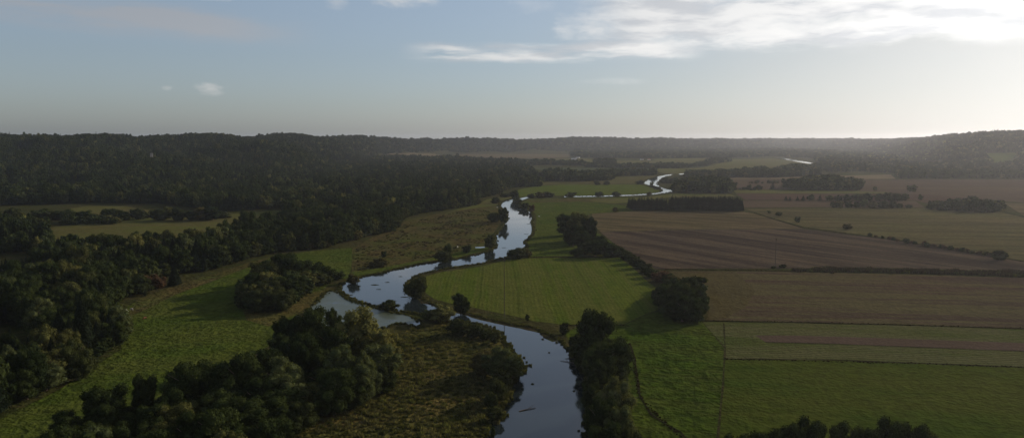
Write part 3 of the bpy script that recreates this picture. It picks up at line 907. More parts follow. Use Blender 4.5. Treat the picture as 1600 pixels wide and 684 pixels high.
B, Wi, C_, U, Br = 'broad', 'willow', 'conifer', 'bush', 'brown'
place([(440, 448, 393, 62, B), (412, 452, 406, 52, B), (470, 442, 404, 48, B), (494, 440, 411, 38, B), (514, 437, 418, 30, B), (530, 436, 423, 22, B), (395, 466, 424, 44, B),
       (425, 474, 436, 46, U), (452, 468, 428, 46, B), (408, 486, 450, 44, U), (384, 480, 442, 32, U), (440, 486, 452, 40, U), (476, 452, 424, 38, B), (500, 446, 424, 34, U), (552, 443, 428, 22, U, 'dark rounded shrub overhanging the west end of the wide river pool')],
      'in the wooded knoll by the left meadow', 'trees of the knoll beside the left meadow')
place([(105, 694, 643, 56, B), (157, 706, 660, 44, U), (173, 672, 598, 70, B), (231, 655, 581, 42, B), (272, 672, 600, 54, B), (238, 702, 630, 62, B), (297, 648, 560, 82, B), (345, 650, 566, 66, B), (340, 722, 634, 74, B),
       (378, 640, 547, 62, B), (292, 722, 640, 62, B), (400, 704, 640, 66, B), (190, 722, 660, 54, B), (85, 730, 668, 50, B), (130, 740, 680, 50, B),
       (492, 560, 477, 60, B), (455, 566, 490, 46, B), (522, 530, 480, 26, B), (470, 590, 516, 54, B), (520, 575, 505, 60, B), (562, 562, 477, 84, Wi, 'tall yellow green willow topping the front copse beside the weedy pond'),
       (600, 572, 512, 50, Wi), (534, 616, 536, 60, Wi), (570, 618, 545, 36, Wi), (582, 620, 566, 34, Wi), (598, 612, 570, 44, U), (444, 632, 554, 76, Wi), (418, 606, 541, 50, B), (470, 606, 530, 34, B),
       (398, 656, 588, 62, B), (438, 662, 608, 84, B), (505, 650, 600, 44, B), (470, 672, 625, 50, U), (384, 684, 620, 70, B), (425, 716, 650, 66, B), (500, 600, 545, 50, B), (620, 560, 528, 26, U), (548, 640, 600, 40, U), (360, 745, 668, 70, B), (240, 750, 672, 70, B)],
      'in the big front copse', 'trees of the big copse at the bottom left')
place([(930, 568, 480, 60, B), (966, 592, 526, 58, B), (940, 600, 535, 56, B), (912, 574, 535, 38, B), (960, 662, 587, 64, Wi), (972, 712, 630, 56, Wi), (938, 706, 615, 54, B), (950, 750, 660, 74, B), (926, 655, 596, 34, B), (985, 740, 665, 40, U),
       (881, 522, 503, 16, U), (905, 560, 530, 30, U), (925, 610, 560, 40, B), (900, 545, 520, 22, U)], 'in the row on the east river bank', 'trees along the east river bank')
place([(884, 368, 333, 32, B), (903, 376, 330, 36, B), (918, 380, 338, 26, B), (896, 384, 350, 30, B), (912, 390, 360, 28, B), (935, 390, 366, 30, B), (905, 402, 385, 28, U), (930, 400, 372, 40, B), (950, 401, 377, 32, B), (964, 400, 383, 24, U),
       (976, 405, 390, 24, U), (988, 412, 396, 24, U), (999, 419, 404, 22, U), (1008, 426, 411, 22, U), (1017, 433, 418, 22, U), (1032, 440, 423, 32, Br), (1046, 443, 426, 24, U), (1056, 452, 430, 30, U), (1070, 456, 432, 30, U),
       (1050, 492, 441, 56, B), (1076, 490, 445, 46, B), (1089, 504, 471, 32, B), (1036, 482, 454, 32, U), (1066, 502, 460, 50, B), (1028, 470, 448, 24, U), (1042, 462, 440, 30, U)],
      'in the diagonal hedgerow between green and brown fields', 'trees of the diagonal hedgerow')
place([(650, 465, 431, 36, U, 'large rounded grey green bush at the western tip of the striped green field'), (720, 491, 457, 28, B, 'round dark tree alone on the south edge of the striped green field'), (808, 404, 386, 30, U, 'rounded shrub at the north tip of the green field by the river'), (822, 402, 389, 18, U, 'smaller shrub just right of the one at the north tip of the field'),
       (693, 410, 390, 26, U, 'broad dark bush on the north river bank with its reflection below'), (700, 399, 380, 13, B, 'upright little tree behind the broad bush on the north bank'), (729, 396, 382, 15, B, 'small lone tree on the north bank mirrored in the river'),
       (765, 389, 365, 18, B, 'narrow tree on the north bank where the river turns north'), (595, 417, 402, 24, U, 'low dark bush on the rough meadow above the river pool'), (600, 403, 392, 10, B, 'tiny upright tree behind the low bush on the rough meadow'),
       (583, 418, 408, 16, U, 'small bush at the left of the low bush on the rough meadow'), (773, 347, 331, 24, U, 'rounded bush on the west bank below the river narrows'), (786, 349, 323, 16, B, 'narrow tree on the west bank below the river narrows'),
       (773, 318, 308, 16, U, 'little bush at the upper west bank near the narrows'), (804, 313, 296, 13, B, 'dark tree standing at the river narrows'), (790, 308, 301, 20, U, 'low bush left of the dark tree at the narrows'),
       (809, 320, 309, 14, U, 'dark bush right of the river narrows'), (819, 327, 316, 18, U, 'larger dark bush on the east bank below the narrows'), (831, 331, 319, 9, Br, 'small reddish bush on the east bank below the narrows'),
       (608, 484, 468, 30, U, 'domed shrub on the grassy spit between pond and river'), (690, 502, 475, 44, Wi, 'yellowish willow at the end of the grassy spit'), (667, 500, 482, 26, Wi, 'small yellowish willow left of the larger one on the spit'),
       (718, 524, 496, 40, U, 'dark broad shrub right of the yellowish willow'), (740, 526, 506, 30, U, 'low shrub on the marsh bank facing the green field'), (757, 530, 514, 24, U, 'little shrub next on the marsh bank facing the green field'),
       (824, 502, 490, 7, B, 'thin sapling on the south edge of the striped field'), (773, 538, 515, 20, B, 'slim tree at the north east corner of the marsh'),
       (755, 585, 545, 40, U, 'dark shrub on the left of the bulky thicket by the marsh bank'), (778, 592, 541, 50, Wi, 'bulky willow thicket on the marsh bank'), (802, 592, 553, 38, Wi, 'willow shrub leaning over the water at the marsh corner'),
       (785, 605, 575, 34, U, 'low dark shrub under the willow thicket on the marsh bank'), (779, 626, 590, 30, U, 'round clipped looking shrub, topmost of three at the water edge'), (768, 640, 610, 24, U, 'middle one of three round shrubs at the water edge'),
       (773, 658, 634, 28, U, 'lowest of three round shrubs at the water edge'), (770, 684, 664, 9, B, 'thin sapling standing in the shallows at the bottom edge'),
       (227, 462, 452, 8, C_, 'tiny lone conifer at the edge of the left meadow'), (231, 448, 427, 32, Br, 'reddish brown spreading tree at the left meadow edge'), (250, 450, 430, 20, Br, 'smaller reddish brown bush right of the spreading one at the meadow edge'),
       (273, 446, 414, 20, C_, 'dark conifer with bare trunk at the left meadow edge'), (962, 331, 323, 10, U, 'lone bush in the green meadow beside the conifer block'),
       (1246, 348, 338, 10, B, 'lone little tree beside the diagonal ditch'), (1217, 337, 331, 12, U, 'low dark bush at the upper end of the diagonal ditch'), (1202, 333, 329, 6, U, 'tiny bush at the top of the diagonal ditch'), (1324, 358, 349, 15, U, 'lone round bush in the olive field right of the ditch'),
       (1223, 418, 412, 12, U, 'dark bush beside the thin pole in the brown field'), (1209, 419, 415, 9, U, 'small bush at the foot of the thin pole'), (1277, 421, 416, 9, U, 'small bush among weeds right of the thin pole'),
       (1562, 406, 390, 24, U, 'largest dark bush near the right end of the ditch'), (1449, 386, 378, 11, U, 'small bush halfway down the diagonal ditch'), (1416, 380, 373, 9, U, 'little bush on the ditch left of the halfway one'),
       (1424, 300, 288, 15, B, 'forked lone tree in the far brown field'), (1438, 313, 303, 9, B, 'small dark tree right of the far hedge rows'), (1367, 298, 291, 8, B, 'faint lone tree on the far brown field'),
       (1207, 296, 285, 10, C_, 'pointed dark tree left of the long far copse'), (1171, 294, 288, 8, B, 'small tree in the low far hedge'), (1184, 294, 288, 4, B, 'tiny round tree in the low far hedge'), (1018, 293, 284, 7, B, 'little tree on the islet of the upstream bend')],
      'x', None)
place([(829, 309, 302, 14, U), (845, 309, 299, 17, U), (858, 308, 299, 24, U), (891, 308, 300, 20, U), (935, 307, 299, 16, U), (963, 307, 299, 16, U), (1014, 306, 299, 9, U)], 'along the thin upstream channel', 'shrubs along the upstream channel')
place([(933, 289, 283, 11, U), (947, 289, 283, 12, U), (1000, 288, 281, 16, U), (1020, 293, 289, 10, U), (1027, 296, 291, 13, U)], 'around the upstream river bend', 'shrubs around the upstream bend')
place([(1228, 314, 305, 7, C_), (1234, 314, 306, 6, C_), (1246, 314, 306, 7, C_), (1255, 314, 305, 8, C_), (1267, 314, 303, 12, B), (1281, 314, 304, 9, C_), (1296, 314, 304, 14, B), (1310, 314, 304, 14, B), (1324, 314, 303, 15, B), (1340, 314, 302, 18, B),
       (1357, 314, 301, 18, B), (1372, 314, 302, 16, B), (1386, 314, 300, 17, B), (1400, 314, 301, 18, B), (1412, 314, 302, 14, B)], 'in the far row of separate trees', 'far row of trees across the brown strips')
place([(1303, 324, 315, 12, U), (1312, 324, 313, 14, U), (1326, 324, 314, 14, U), (1338, 324, 315, 12, U), (1350, 324, 310, 13, Wi), (1362, 325, 314, 16, U), (1380, 325, 313, 18, U), (1394, 325, 311, 12, U), (1404, 325, 317, 14, U), (1420, 325, 319, 12, U)],
      'in the low hedge below the far tree row', 'low hedge below the far tree row')
place([(1215, 745, 664, 60, B), (1262, 745, 650, 58, B), (1310, 745, 658, 50, B), (1345, 745, 664, 50, B), (1386, 740, 651, 58, B), (1425, 745, 658, 50, B), (1450, 755, 672, 40, B), (1150, 750, 675, 50, B), (1182, 750, 672, 50, B), (1235, 745, 656, 44, B)],
      'along the bottom edge at right', 'treetops along the bottom right edge')
hr = random.Random(5)
h_items = []
for k in range(22):
    t = k / 21
    h_items.append((2 + 345 * t + hr.uniform(-3, 3), 345 - 4 * t + hr.uniform(-2, 3), 328 - 2 * t + hr.uniform(-5, 5) + (0 if k % 3 else 4), hr.uniform(18, 30), U if k % 2 else B))
place(h_items, 'in the hedge between the two left fields', 'hedge between the two left fields')
h_items = [(1360 + 9 * k + hr.uniform(-3, 3), 366 + 1.45 * k + 3.0 + hr.uniform(0, 1), 366 + 1.45 * k - hr.uniform(0.5, 4), hr.uniform(6, 11), Br if k % 2 else U) for k in range(24)]
place(h_items, 'along the lower diagonal ditch', 'scrub along the diagonal ditch')


# ---- areas filled with trees
def inside(x, y, poly):
    n = len(poly); c_ = np.zeros(np.shape(x), bool)
    j = n - 1
    for i in range(n):
        xi, yi = poly[i][0], poly[i][1]; xj, yj = poly[j][0], poly[j][1]
        cond = ((yi > y) != (yj > y)) & (x < (xj - xi) * (y - yi) / (yj - yi + 1e-12) + xi)
        c_ ^= cond
        j = i
    return c_


def fill(poly_px, spacing, seed, holes=(), growth=0.0, jitter=0.42):
    """world positions inside a footprint given in photo pixels"""
    rs = np.random.RandomState(seed)
    poly = [P(*p) for p in poly_px]
    hl = [[P(*p) for p in h_] for h_ in holes]
    x0, x1 = min(p.x for p in poly), max(p.x for p in poly)
    y0, y1 = min(p.y for p in poly), max(p.y for p in poly)
    pts = []
    y = y0
    while y < y1:
        s = spacing * (1 + growth * max(0, y - 600) / 1000)
        xs = np.arange(x0, x1, s)
        xs = xs + rs.uniform(-jitter, jitter, len(xs)) * s
        ys = y + rs.uniform(-jitter, jitter, len(xs)) * s
        pts.append(np.stack([xs, ys], 1))
        y += s * 0.92
    pts = np.concatenate(pts)
    m = inside(pts[:, 0], pts[:, 1], poly)
    for h_ in hl: m &= ~inside(pts[:, 0], pts[:, 1], h_)
    pts = pts[m]
    for (sx, sy, sr) in SPHERES:
        if y0 - 5 < sy < y1 + 5:
            pts = pts[(np.hypot(pts[:, 0] - sx, pts[:, 1] - sy) > sr + 1.0)]
    return np.column_stack([pts, hgt(pts[:, 0], pts[:, 1])])


POOL = []   # (x,y,z,h,w,species,region)


def add_pool(pts, hm, hv, wr, mixf, region, seed):
    rs = np.random.RandomState(seed)
    patch = wav(pts[:, 0], pts[:, 1], 160, 21)
    hf = 1 + 0.30 * wav(pts[:, 0], pts[:, 1], 90, 61) + 0.18 * wav(pts[:, 0], pts[:, 1], 33, 62)
    for p, pv, hk in zip(pts, patch, hf):
        h = max(2.0, rs.normal(hm, hv) * hk)
        if rs.rand() < 0.06: h *= 1.22
        sp = mixf(rs, pv, p)
        if sp == 'conifer': w = h * rs.uniform(0.32, 0.46)
        else: w = h * rs.uniform(*wr)
        if sp in ('bush', 'brown'): h *= 0.6; w = max(w * 0.9, h)
        POOL.append((p[0], p[1], p[2], h, w, sp, region))


def mix_forest(rs, pv, p):
    if pv > 0.22: return 'conifer' if rs.rand() < 0.8 else 'broad'
    return 'conifer' if rs.rand() < 0.12 else ('willow' if rs.rand() < 0.10 else 'broad')


LEFT = [(-330, 800), (-60, 690), (0, 645), (30, 626), (60, 614), (95, 602), (125, 588), (128, 572), (150, 562), (180, 545), (182, 525), (165, 510), (142, 500), (165, 486), (182, 474), (205, 463), (222, 448), (245, 436),
        (285, 428), (320, 424), (365, 411), (400, 401), (440, 394), (475, 391), (500, 389), (540, 378), (575, 369), (612, 362), (622, 345), (650, 335), (700, 327), (742, 321), (742, 312), (768, 306), (800, 293), (842, 292),
        (846, 284), (820, 257), (790, 253), (740, 251), (700, 250), (660, 249), (620, 247), (560, 243), (480, 238), (400, 232), (300, 226), (200, 224), (100, 222), (0, 222), (-250, 222), (-700, 300), (-900, 600)]
HOLES = [[(60, 360), (150, 346), (240, 341), (330, 334), (440, 325), (452, 346), (335, 386), (200, 398), (75, 392)],
         [(-20, 322), (140, 317), (260, 320), (350, 330), (350, 352), (200, 356), (-20, 356)],
         [(-40, 400), (30, 396), (70, 400), (60, 435), (-40, 440)], [(-60, 516), (40, 512), (62, 530), (55, 562), (-60, 575)]]
# near woods, then everything up to the ridges
near = fill(LEFT, 7.6, 1, HOLES, growth=0.22)
ridge_y = None
add_pool(near, 15.0, 3.4, (0.50, 0.80), mix_forest, 'left', 1)
# tall edge trees of the forest front, seen most
edge = []
for a, b_ in zip(LEFT[2:36], LEFT[3:37]):
    pa, pb = P(*a), P(*b_)
    n = max(1, int((pb - pa).length / 7))
    for k in range(n):
        q = pa.lerp(pb, (k + rnd.uniform(-.2, .2)) / n)
        edge.append((q.x + rnd.uniform(-3, 3), q.y + rnd.uniform(1, 5), q.z))
add_pool(np.array(edge), 11.5, 3.5, (0.75, 1.15), lambda rs, pv, p: 'bush' if rs.rand() < 0.35 else ('willow' if rs.rand() < 0.2 else 'broad'), 'left', 2)


def beyond(rows, xs):
    """band on the slopes between the hill foot and beyond the ridge, by azimuth column"""
    return rows


def slope_fill(x0, x1, t0, dend_extra, spacing, growth, seed, holes=()):
    rs = np.random.RandomState(seed)
    pts = []
    y = 900.0
    while y < 11000:
        s = spacing * (1 + growth * (y - 900) / 1000)
        xa, xb = (x0 - 800) / F * y, (x1 - 800) / F * y
        xs = np.arange(xa, xb, s)
        if len(xs):
            xs = xs + rs.uniform(-.42, .42, len(xs)) * s
            ys = y + rs.uniform(-.42, .42, len(xs)) * s
            col = 800 + F * xs / ys
            d0 = np.interp(col, KX, K0); d1 = np.interp(col, KX, KY)
            m = (ys > d0 + t0) & (ys < d1 + dend_extra)
            pts.append(np.stack([xs[m], ys[m]], 1))
        y += s * 0.92
    pts = np.concatenate(pts)
    for h_ in holes:
        pts = pts[~inside(pts[:, 0], pts[:, 1], [P(*p) for p in h_])]
    return np.column_stack([pts, hgt(pts[:, 0], pts[:, 1])])


HOLES2 = [[(590, 240.5), (640, 238), (700, 239.5), (890, 239.5), (890, 249), (700, 249), (640, 246), (592, 242.5)],
          [(1538, 240), (1556, 238.5), (1592, 237), (1586, 247), (1583, 258), (1552, 258), (1545, 250)],
          [(1440, 251), (1484, 250.5), (1484, 256), (1440, 256)], [(1470, 240), (1486, 239.6), (1486, 243), (1470, 243)]]
in_left = inside
up = slope_fill(-120, 560, 0, 120, 8.8, 0.20, 31, HOLES + HOLES2)
lp = [P(*p) for p in LEFT]
up = up[~inside(up[:, 0], up[:, 1], lp)]
add_pool(up, 15, 2.6, (0.55, 0.85), mix_forest, 'hills', 3)
far = slope_fill(560, 1330, 150, 200, 14.0, 0.22, 32, HOLES2)
add_pool(far, 17, 3.5, (1.0, 1.5), lambda rs, pv, p: 'conifer' if pv > 0.4 else 'broad', 'far', 4)
rt = slope_fill(1330, 1700, -60, 150, 9.5, 0.20, 33, HOLES2)
add_pool(rt, 14, 2.2, (0.65, 0.95), mix_forest, 'right', 5)
RF = [(1405, 279.5), (1500, 279.5), (1760, 279.5), (1760, 268), (1500, 267), (1440, 262), (1400, 250), (1340, 240), (1290, 240), (1272, 250), (1290, 258), (1275, 264), (1300, 270), (1350, 268), (1400, 272)]
add_pool(fill(RF, 13, 41, HOLES2), 15, 3, (0.8, 1.1), mix_forest, 'right', 6)

MIX_B = lambda rs, pv, p: 'conifer' if rs.rand() < 0.08 else ('willow' if rs.rand() < 0.08 else 'broad')
MIX_F = lambda rs, pv, p: 'willow' if rs.rand() < 0.18 else ('bush' if rs.rand() < 0.4 else 'broad')
MIX_U = lambda rs, pv, p: 'bush' if rs.rand() < 0.6 else 'broad'
for nm_, poly, sp_c, hm, wr, mx_ in (
        ('copse', [(1052, 301), (1100, 302), (1142, 303), (1146, 296), (1110, 289), (1060, 292)], 8.5, 18, (0.7, 1.0), MIX_B),
        ('copse', [(1033, 286.5), (1056, 287), (1056, 283), (1038, 283)], 7, 8.5, (0.9, 1.3), MIX_U),
        ('wood', [(845, 290), (845, 283), (905, 284), (958, 282), (958, 276), (900, 274), (850, 272)], 11, 16, (0.7, 1.0), MIX_B),
        ('wood', [(935, 276), (1024, 275), (1024, 270), (935, 270)], 13, 12, (0.8, 1.2), MIX_B),
        ('hedge', [(806, 258), (860, 258), (915, 259.5), (915, 257.5), (860, 255.5), (808, 254)], 15, 15, (0.9, 1.3), MIX_B),
        ('hedge', [(913, 262), (1060, 263.5), (1105, 260), (1115, 256), (1108, 255.5), (1080, 259.5), (1000, 260.5), (915, 259.5)], 15, 12, (0.9, 1.4), MIX_B),
        ('hedge', [(928, 257), (962, 257.6), (962, 255), (930, 254.5)], 16, 20, (0.9, 1.3), MIX_B),
        ('hedge', [(1105, 258), (1142, 253), (1142, 251), (1105, 254)], 16, 16, (0.9, 1.3), MIX_B),
        ('hedge', [(900, 246.5), (1018, 247), (1140, 246), (1140, 243), (1010, 242.5), (900, 243)], 26, 18, (1.0, 1.5), MIX_B),
        ('hedge', [(1070, 277), (1112, 277), (1112, 273), (1072, 273)], 10, 13, (0.8, 1.2), MIX_B),
        ('hedge', [(1116, 277.5), (1205, 278), (1205, 271), (1150, 272), (1116, 273)], 11, 16, (0.8, 1.1), MIX_B),
        ('hedge', [(1205, 278), (1278, 275), (1276, 266), (1240, 264), (1207, 270)], 12, 17, (0.8, 1.1), MIX_B),
        ('copse', [(1224, 297), (1250, 298), (1345, 298), (1347, 291), (1290, 287), (1235, 290)], 10, 17, (0.8, 1.1), MIX_B),
        ('copse', [(1446, 327), (1480, 330), (1530, 332), (1566, 333), (1562, 326), (1520, 320), (1452, 322)], 8.5, 12, (0.8, 1.2), MIX_U),
        ('hedge', [(1140, 297.4), (1190, 297.4), (1190, 295.8), (1142, 295.8)], 8, 5, (1.0, 1.6), MIX_U),
        ('hedge', [(1165, 287), (1212, 287), (1212, 285.6), (1175, 285.6)], 12, 5, (1.0, 1.6), MIX_U),
        ('hedge', [(893, 243.5), (930, 246), (1010, 247.5), (1150, 247), (1215, 244.3), (1290, 248.5), (1310, 238), (1200, 234), (1000, 236.5), (893, 238)], 19, 17, (1.0, 1.5), MIX_B),
        ('front', [(100, 720), (180, 660), (270, 640), (300, 630), (380, 620), (440, 590), (450, 555), (500, 540), (560, 560), (610, 560), (600, 600), (560, 640), (500, 665), (440, 690), (420, 760), (60, 760)], 7.0, 12, (0.75, 1.1), MIX_F),
        ('east', [(905, 560), (935, 540), (965, 560), (985, 590), (970, 625), (985, 680), (990, 770), (930, 770), (928, 640), (925, 600)], 9.5, 8, (0.75, 1.1), MIX_F),
        ('knoll', [(378, 480), (395, 455), (420, 440), (500, 435), (535, 434), (500, 450), (450, 485), (400, 490)], 6.0, 10, (0.8, 1.1), MIX_F),
        ('hedgerow', [(1025, 465), (1050, 450), (1090, 470), (1098, 500), (1060, 503), (1030, 480)], 6.0, 10, (0.8, 1.1), MIX_F),
        ('copse', [(100, 352), (190, 350), (190, 343), (100, 346)], 9, 10, (1.0, 1.3), MIX_U)):
    add_pool(fill(poly, sp_c, hash(poly[0]) % 9999 if False else int(poly[0][0]), ()), hm, 2.2, wr, mx_, nm_, int(poly[0][1]))
# planted conifer block, straight rows
a, b_ = P(988, 328), P(1159, 330.5)
for row_ in range(5):
    n = 46
    for k in range(n):
        q = a.lerp(b_, k / (n - 1))
        if row_ == 4 and k % 2: continue
        if 15 <= k <= 16: continue
        POOL.append((q.x + rnd.uniform(-.7, .7), q.y + row_ * 7.5 + rnd.uniform(-.8, .8), 0, (18.5 if k > 16 else 15.5) + rnd.gauss(0, 1.3), rnd.uniform(4.8, 7.6), 'conifer', 'block'))

PHRASE = {'left': ('crowding the nearer edge of the left forest', 'trees of the left forest front'),
          'block': ('in the straight sided conifer block beyond the tan field', 'planted conifer block'),
          'copse': ('in a far rounded copse among the fields', 'trees of the far copses'),
          'hedge': ('in a far hedge line', 'trees of the far hedge lines'),
          'wood': ('in the valley wood beyond the bright meadow', 'trees of the valley wood'),
          'front': ('packed inside the big front copse', 'filling trees of the big front copse'),
          'east': ('packed inside the east river bank row', 'filling trees of the east bank row'),
          'knoll': ('packed inside the wooded knoll', 'filling trees of the knoll'),
          'hedgerow': ('packed inside the diagonal hedgerow clump', 'filling trees of the diagonal hedgerow'),
          'hills': ('on the wooded hills at left', 'trees of the left hills'), 'far': ('on the far ridge', 'trees of the far ridge'), 'right': ('on the right wooded hill', 'trees of the right hill')}


# apparent size as seen; back rows of the forest are hidden, front ones win
def visible_col(p):
    c_ = 800 + F * p[0] / p[1]
    return -20 < c_ < 1620


LIMIT = {'tree': 300, 'conifer': 300, 'shrub': 250}
BLOCK_Y = P(1070, 329).y + 17
POOL.sort(key=lambda p: -(p[3] / p[1]) - (9 if p[6] == 'block' and p[1] < BLOCK_Y else 0))
rest = []
for p in POOL:
    cat = KINDNAME[p[5]][1]
    row = HZ + (H - p[2] - p[3]) / p[1] * F
    if visible_col(p) and row < 690 and COUNT[cat] < LIMIT[cat] and p[6] in ('left', 'block', 'copse', 'front', 'east', 'knoll', 'hedgerow'):
        ph, gr = PHRASE[p[6]]
        lk = LOOK[p[5]] or ''
        plant(Vector(p[:3]), p[3], p[4], p[5], ' '.join(f'{lk} {KINDNAME[p[5]][2]} {ph}'.split()), f'{gr}, {KINDNAME[p[5]][2]}s')
    else:
        rest.append(p)

for sp, lod in (('willow', 2), ('bush', 2), ('conifer', 2), ('broad', 2), ('willow', 1), ('conifer', 1), ('bush', 1)):
    for me in CROWNS[sp, lod]:
        if me.users == 0:
            k = next((i for i, p in enumerate(rest) if p[5] == sp and (p[6] == 'hills' if lod == 2 else p[6] == 'left')), None)
            if k is None: continue
            p = rest.pop(k)
            o = link(KINDNAME[sp][0], me); o.location = p[:3]; o.scale = (p[4], p[4], p[3])
            tag(o, f'{LOOK[sp]} {KINDNAME[sp][2]} standing among the front trees of the hill forest', KINDNAME[sp][1], 'single trees of the hill forest')
# one object per species of prototype is found among the placed plants; make sure each exists
PROTO = {}
for o in list(bpy.data.objects):
    if o.type == 'MESH':
        PROTO.setdefault(o.data.name, o)


def scatter(name, pts, scl, rot, pid, protos, label=None):
    """many copies drawn at points: one object of kind stuff"""
    me = bpy.data.meshes.new(name)
    me.vertices.add(len(pts))
    me.vertices.foreach_set('co', np.asarray(pts, np.float32).ravel())
    at = me.attributes.new('scl', 'FLOAT_VECTOR', 'POINT'); at.data.foreach_set('vector', np.asarray(scl, np.float32).ravel())
    at = me.attributes.new('rot', 'FLOAT_VECTOR', 'POINT'); at.data.foreach_set('vector', np.asarray(rot, np.float32).ravel())
    at = me.attributes.new('pid', 'INT', 'POINT'); at.data.foreach_set('value', np.asarray(pid, np.int32))
    o = link(name, me)
    ng = bpy.data.node_groups.new(name, 'GeometryNodeTree')
    ng.interface.new_socket('Geometry', in_out='INPUT', socket_type='NodeSocketGeometry')
    ng.interface.new_socket('Geometry', in_out='OUTPUT', socket_type='NodeSocketGeometry')
    n, l = ng.nodes, ng.links
    gi, go = n.new('NodeGroupInput'), n.new('NodeGroupOutput')
    m2p = n.new('GeometryNodeMeshToPoints'); l.new(gi.outputs[0], m2p.inputs[0])
    iop = n.new('GeometryNodeInstanceOnPoints'); l.new(m2p.outputs[0], iop.inputs['Points'])
    jn = n.new('GeometryNodeJoinGeometry')
    for pr in reversed(protos):
        oi = n.new('GeometryNodeObjectInfo'); oi.inputs[0].default_value = pr; oi.transform_space = 'ORIGINAL'
        oi.inputs['As Instance'].default_value = True
        l.new(oi.outputs['Geometry'], jn.inputs[0])   # the join lists the last link first
    l.new(jn.outputs[0], iop.inputs['Instance'])
    iop.inputs['Pick Instance'].default_value = True

    def attr(nm, ty):
        a_ = n.new('GeometryNodeInputNamedAttribute'); a_.data_type = ty; a_.inputs[0].default_value = nm
        return a_.outputs[0]
    l.new(attr('pid', 'INT'), iop.inputs['Instance Index'])
    l.new(attr('scl', 'FLOAT_VECTOR'), iop.inputs['Scale'])
    l.new(attr('rot', 'FLOAT_VECTOR'), iop.inputs['Rotation'])
    l.new(iop.outputs[0], go.inputs[0])
    md = o.modifiers.new('scatter', 'NODES'); md.node_group = ng
    tag(o, label, kind='stuff')
    return o


rsx = np.random.RandomState(77)
names = {'left': ('forest_canopy', 'dense dark forest canopy filling the left half behind its front trees'),
         'hills': ('hill_forest', 'unbroken forest covering the rounded hills at upper left'),
         'far': ('ridge_forest', 'hazy wooded ridge closing the valley on the horizon'),
         'right': ('right_hill_forest', 'dark woods climbing the hill at the far right'),
         'mid': ('far_hedge_trees', 'far hedges and small woods between the valley fields')}
groups = {}
for p in rest:
    k = p[6] if p[6] in names else 'mid'
    # low detail plants for the far ones
    lod = 1 if (p[3] / p[1] * F > 15 and k == 'left') else 2
    groups.setdefault((k, lod), []).append(p)
for (k, lod), ps in sorted(groups.items()):
    protos, idx = [], {}
    for sp in ('broad', 'willow', 'conifer', 'bush'):
        for me in CROWNS[sp, lod]:
            if me.name in PROTO:
                idx.setdefault(sp, []).append(len(protos)); protos.append(PROTO[me.name])
    if not protos: continue
    anyi = list(range(len(protos)))
    pid = [rnd.choice(idx.get(p[5]) or idx.get('broad') or anyi) for p in ps]
    base, lab = names[k]
    scatter(base, [p[:3] for p in ps], [(p[4], p[4], p[3]) for p in ps], [(0, 0, rnd.uniform(0, 6.28)) for p in ps], pid, protos, lab)

# ------------------------------------------------------------------ green field and stubble on the right hill
sheet('hill_field', [(1538, 241), (1556, 239.5), (1590, 238), (1584, 247), (1583, 256), (1552, 256), (1545, 249)], G_FAR, 0.4, step=25)
sheet('hill_stubble', [(1442, 251.8), (1482, 251.2), (1482, 254.5), (1442, 254.5)], B_SOIL3, 0.4, step=25)

# ------------------------------------------------------------------ reeds and tussocks
def blades(name, n, seed, mat, spread=0.5, hgt_=1.0, wid=0.10):
    rs = np.random.RandomState(seed)
    V, Fc = [], []
    for k in range(n):
        a = rs.uniform(0, 6.283); r = spread * math.sqrt(rs.rand())
        x, y = r * math.cos(a), r * math.sin(a)
        h = hgt_ * rs.uniform(0.5, 1.0)
        t = rs.uniform(0, 6.283); lean = rs.uniform(0.05, 0.4)
        dx_, dy_ = math.cos(t) * wid, math.sin(t) * wid
        lx, ly = math.cos(a) * lean * h, math.sin(a) * lean * h
        o = len(V)
        V += [(x - dx_, y - dy_, 0), (x + dx_, y + dy_, 0), (x + dx_ * .8 + lx * .5, y + dy_ * .8 + ly * .5, h * .6), (x - dx_ * .8 + lx * .5, y - dy_ * .8 + ly * .5, h * .6), (x + lx, y + ly, h)]
        Fc += [(o, o + 1, o + 2, o + 3), (o + 3, o + 2, o + 4)]
    return mesh_np(name, V, Fc, mat)


def anchor(name, me, px, py, s, label, cat):
    o = link(name, me); o.location = P(px, py); o.scale = (s, s, s); tag(o, label, cat); return o


RE = anchor('reed_clump', blades('reed', 46, 1, LM['reed']), 776, 662, 2.2, 'tawny reed clump at the bottom river edge below the round shrubs', 'reeds')
SE = anchor('sedge_tussock', blades('sedge', 46, 2, LM['sedge'], 0.55, 0.8), 640, 560, 2.0, 'dark sedge tussock at the left side of the marsh', 'tussock')
WE = anchor('weed_clump', blades('weed', 40, 3, LM['weed'], 0.6, 1.0), 1300, 427, 2.4, 'brown weed clump at the left part of the weed belt', 'weeds')
# marsh
mp = fill([(400, 700), (440, 662), (500, 645), (560, 622), (605, 590), (618, 545), (642, 514), (668, 508), (720, 510), (757, 516), (774, 526), (786, 546), (798, 560), (806, 570), (795, 588), (784, 605), (784, 620), (770, 640), (770, 650), (756, 662), (755, 684), (755, 760), (380, 760)],
          1.9, 51)
pv = wav(mp[:, 0], mp[:, 1], 26, 8)
keep = rsx.rand(len(mp)) < 0.75 + 0.3 * pv
mp, pv = mp[keep], pv[keep]
sc = rsx.uniform(0.7, 1.9, len(mp)) * (0.8 + 0.3 * (pv + 1))
pid = (rsx.rand(len(mp)) < 0.5 - 0.6 * pv).astype(int)
scatter('marsh_reeds', mp, np.stack([sc, sc, sc * 0.75], 1), np.stack([0 * sc, 0 * sc, rsx.uniform(0, 6.28, len(mp))], 1), pid, [RE, SE], 'tawny and dark reeds covering the marsh at the bottom centre')
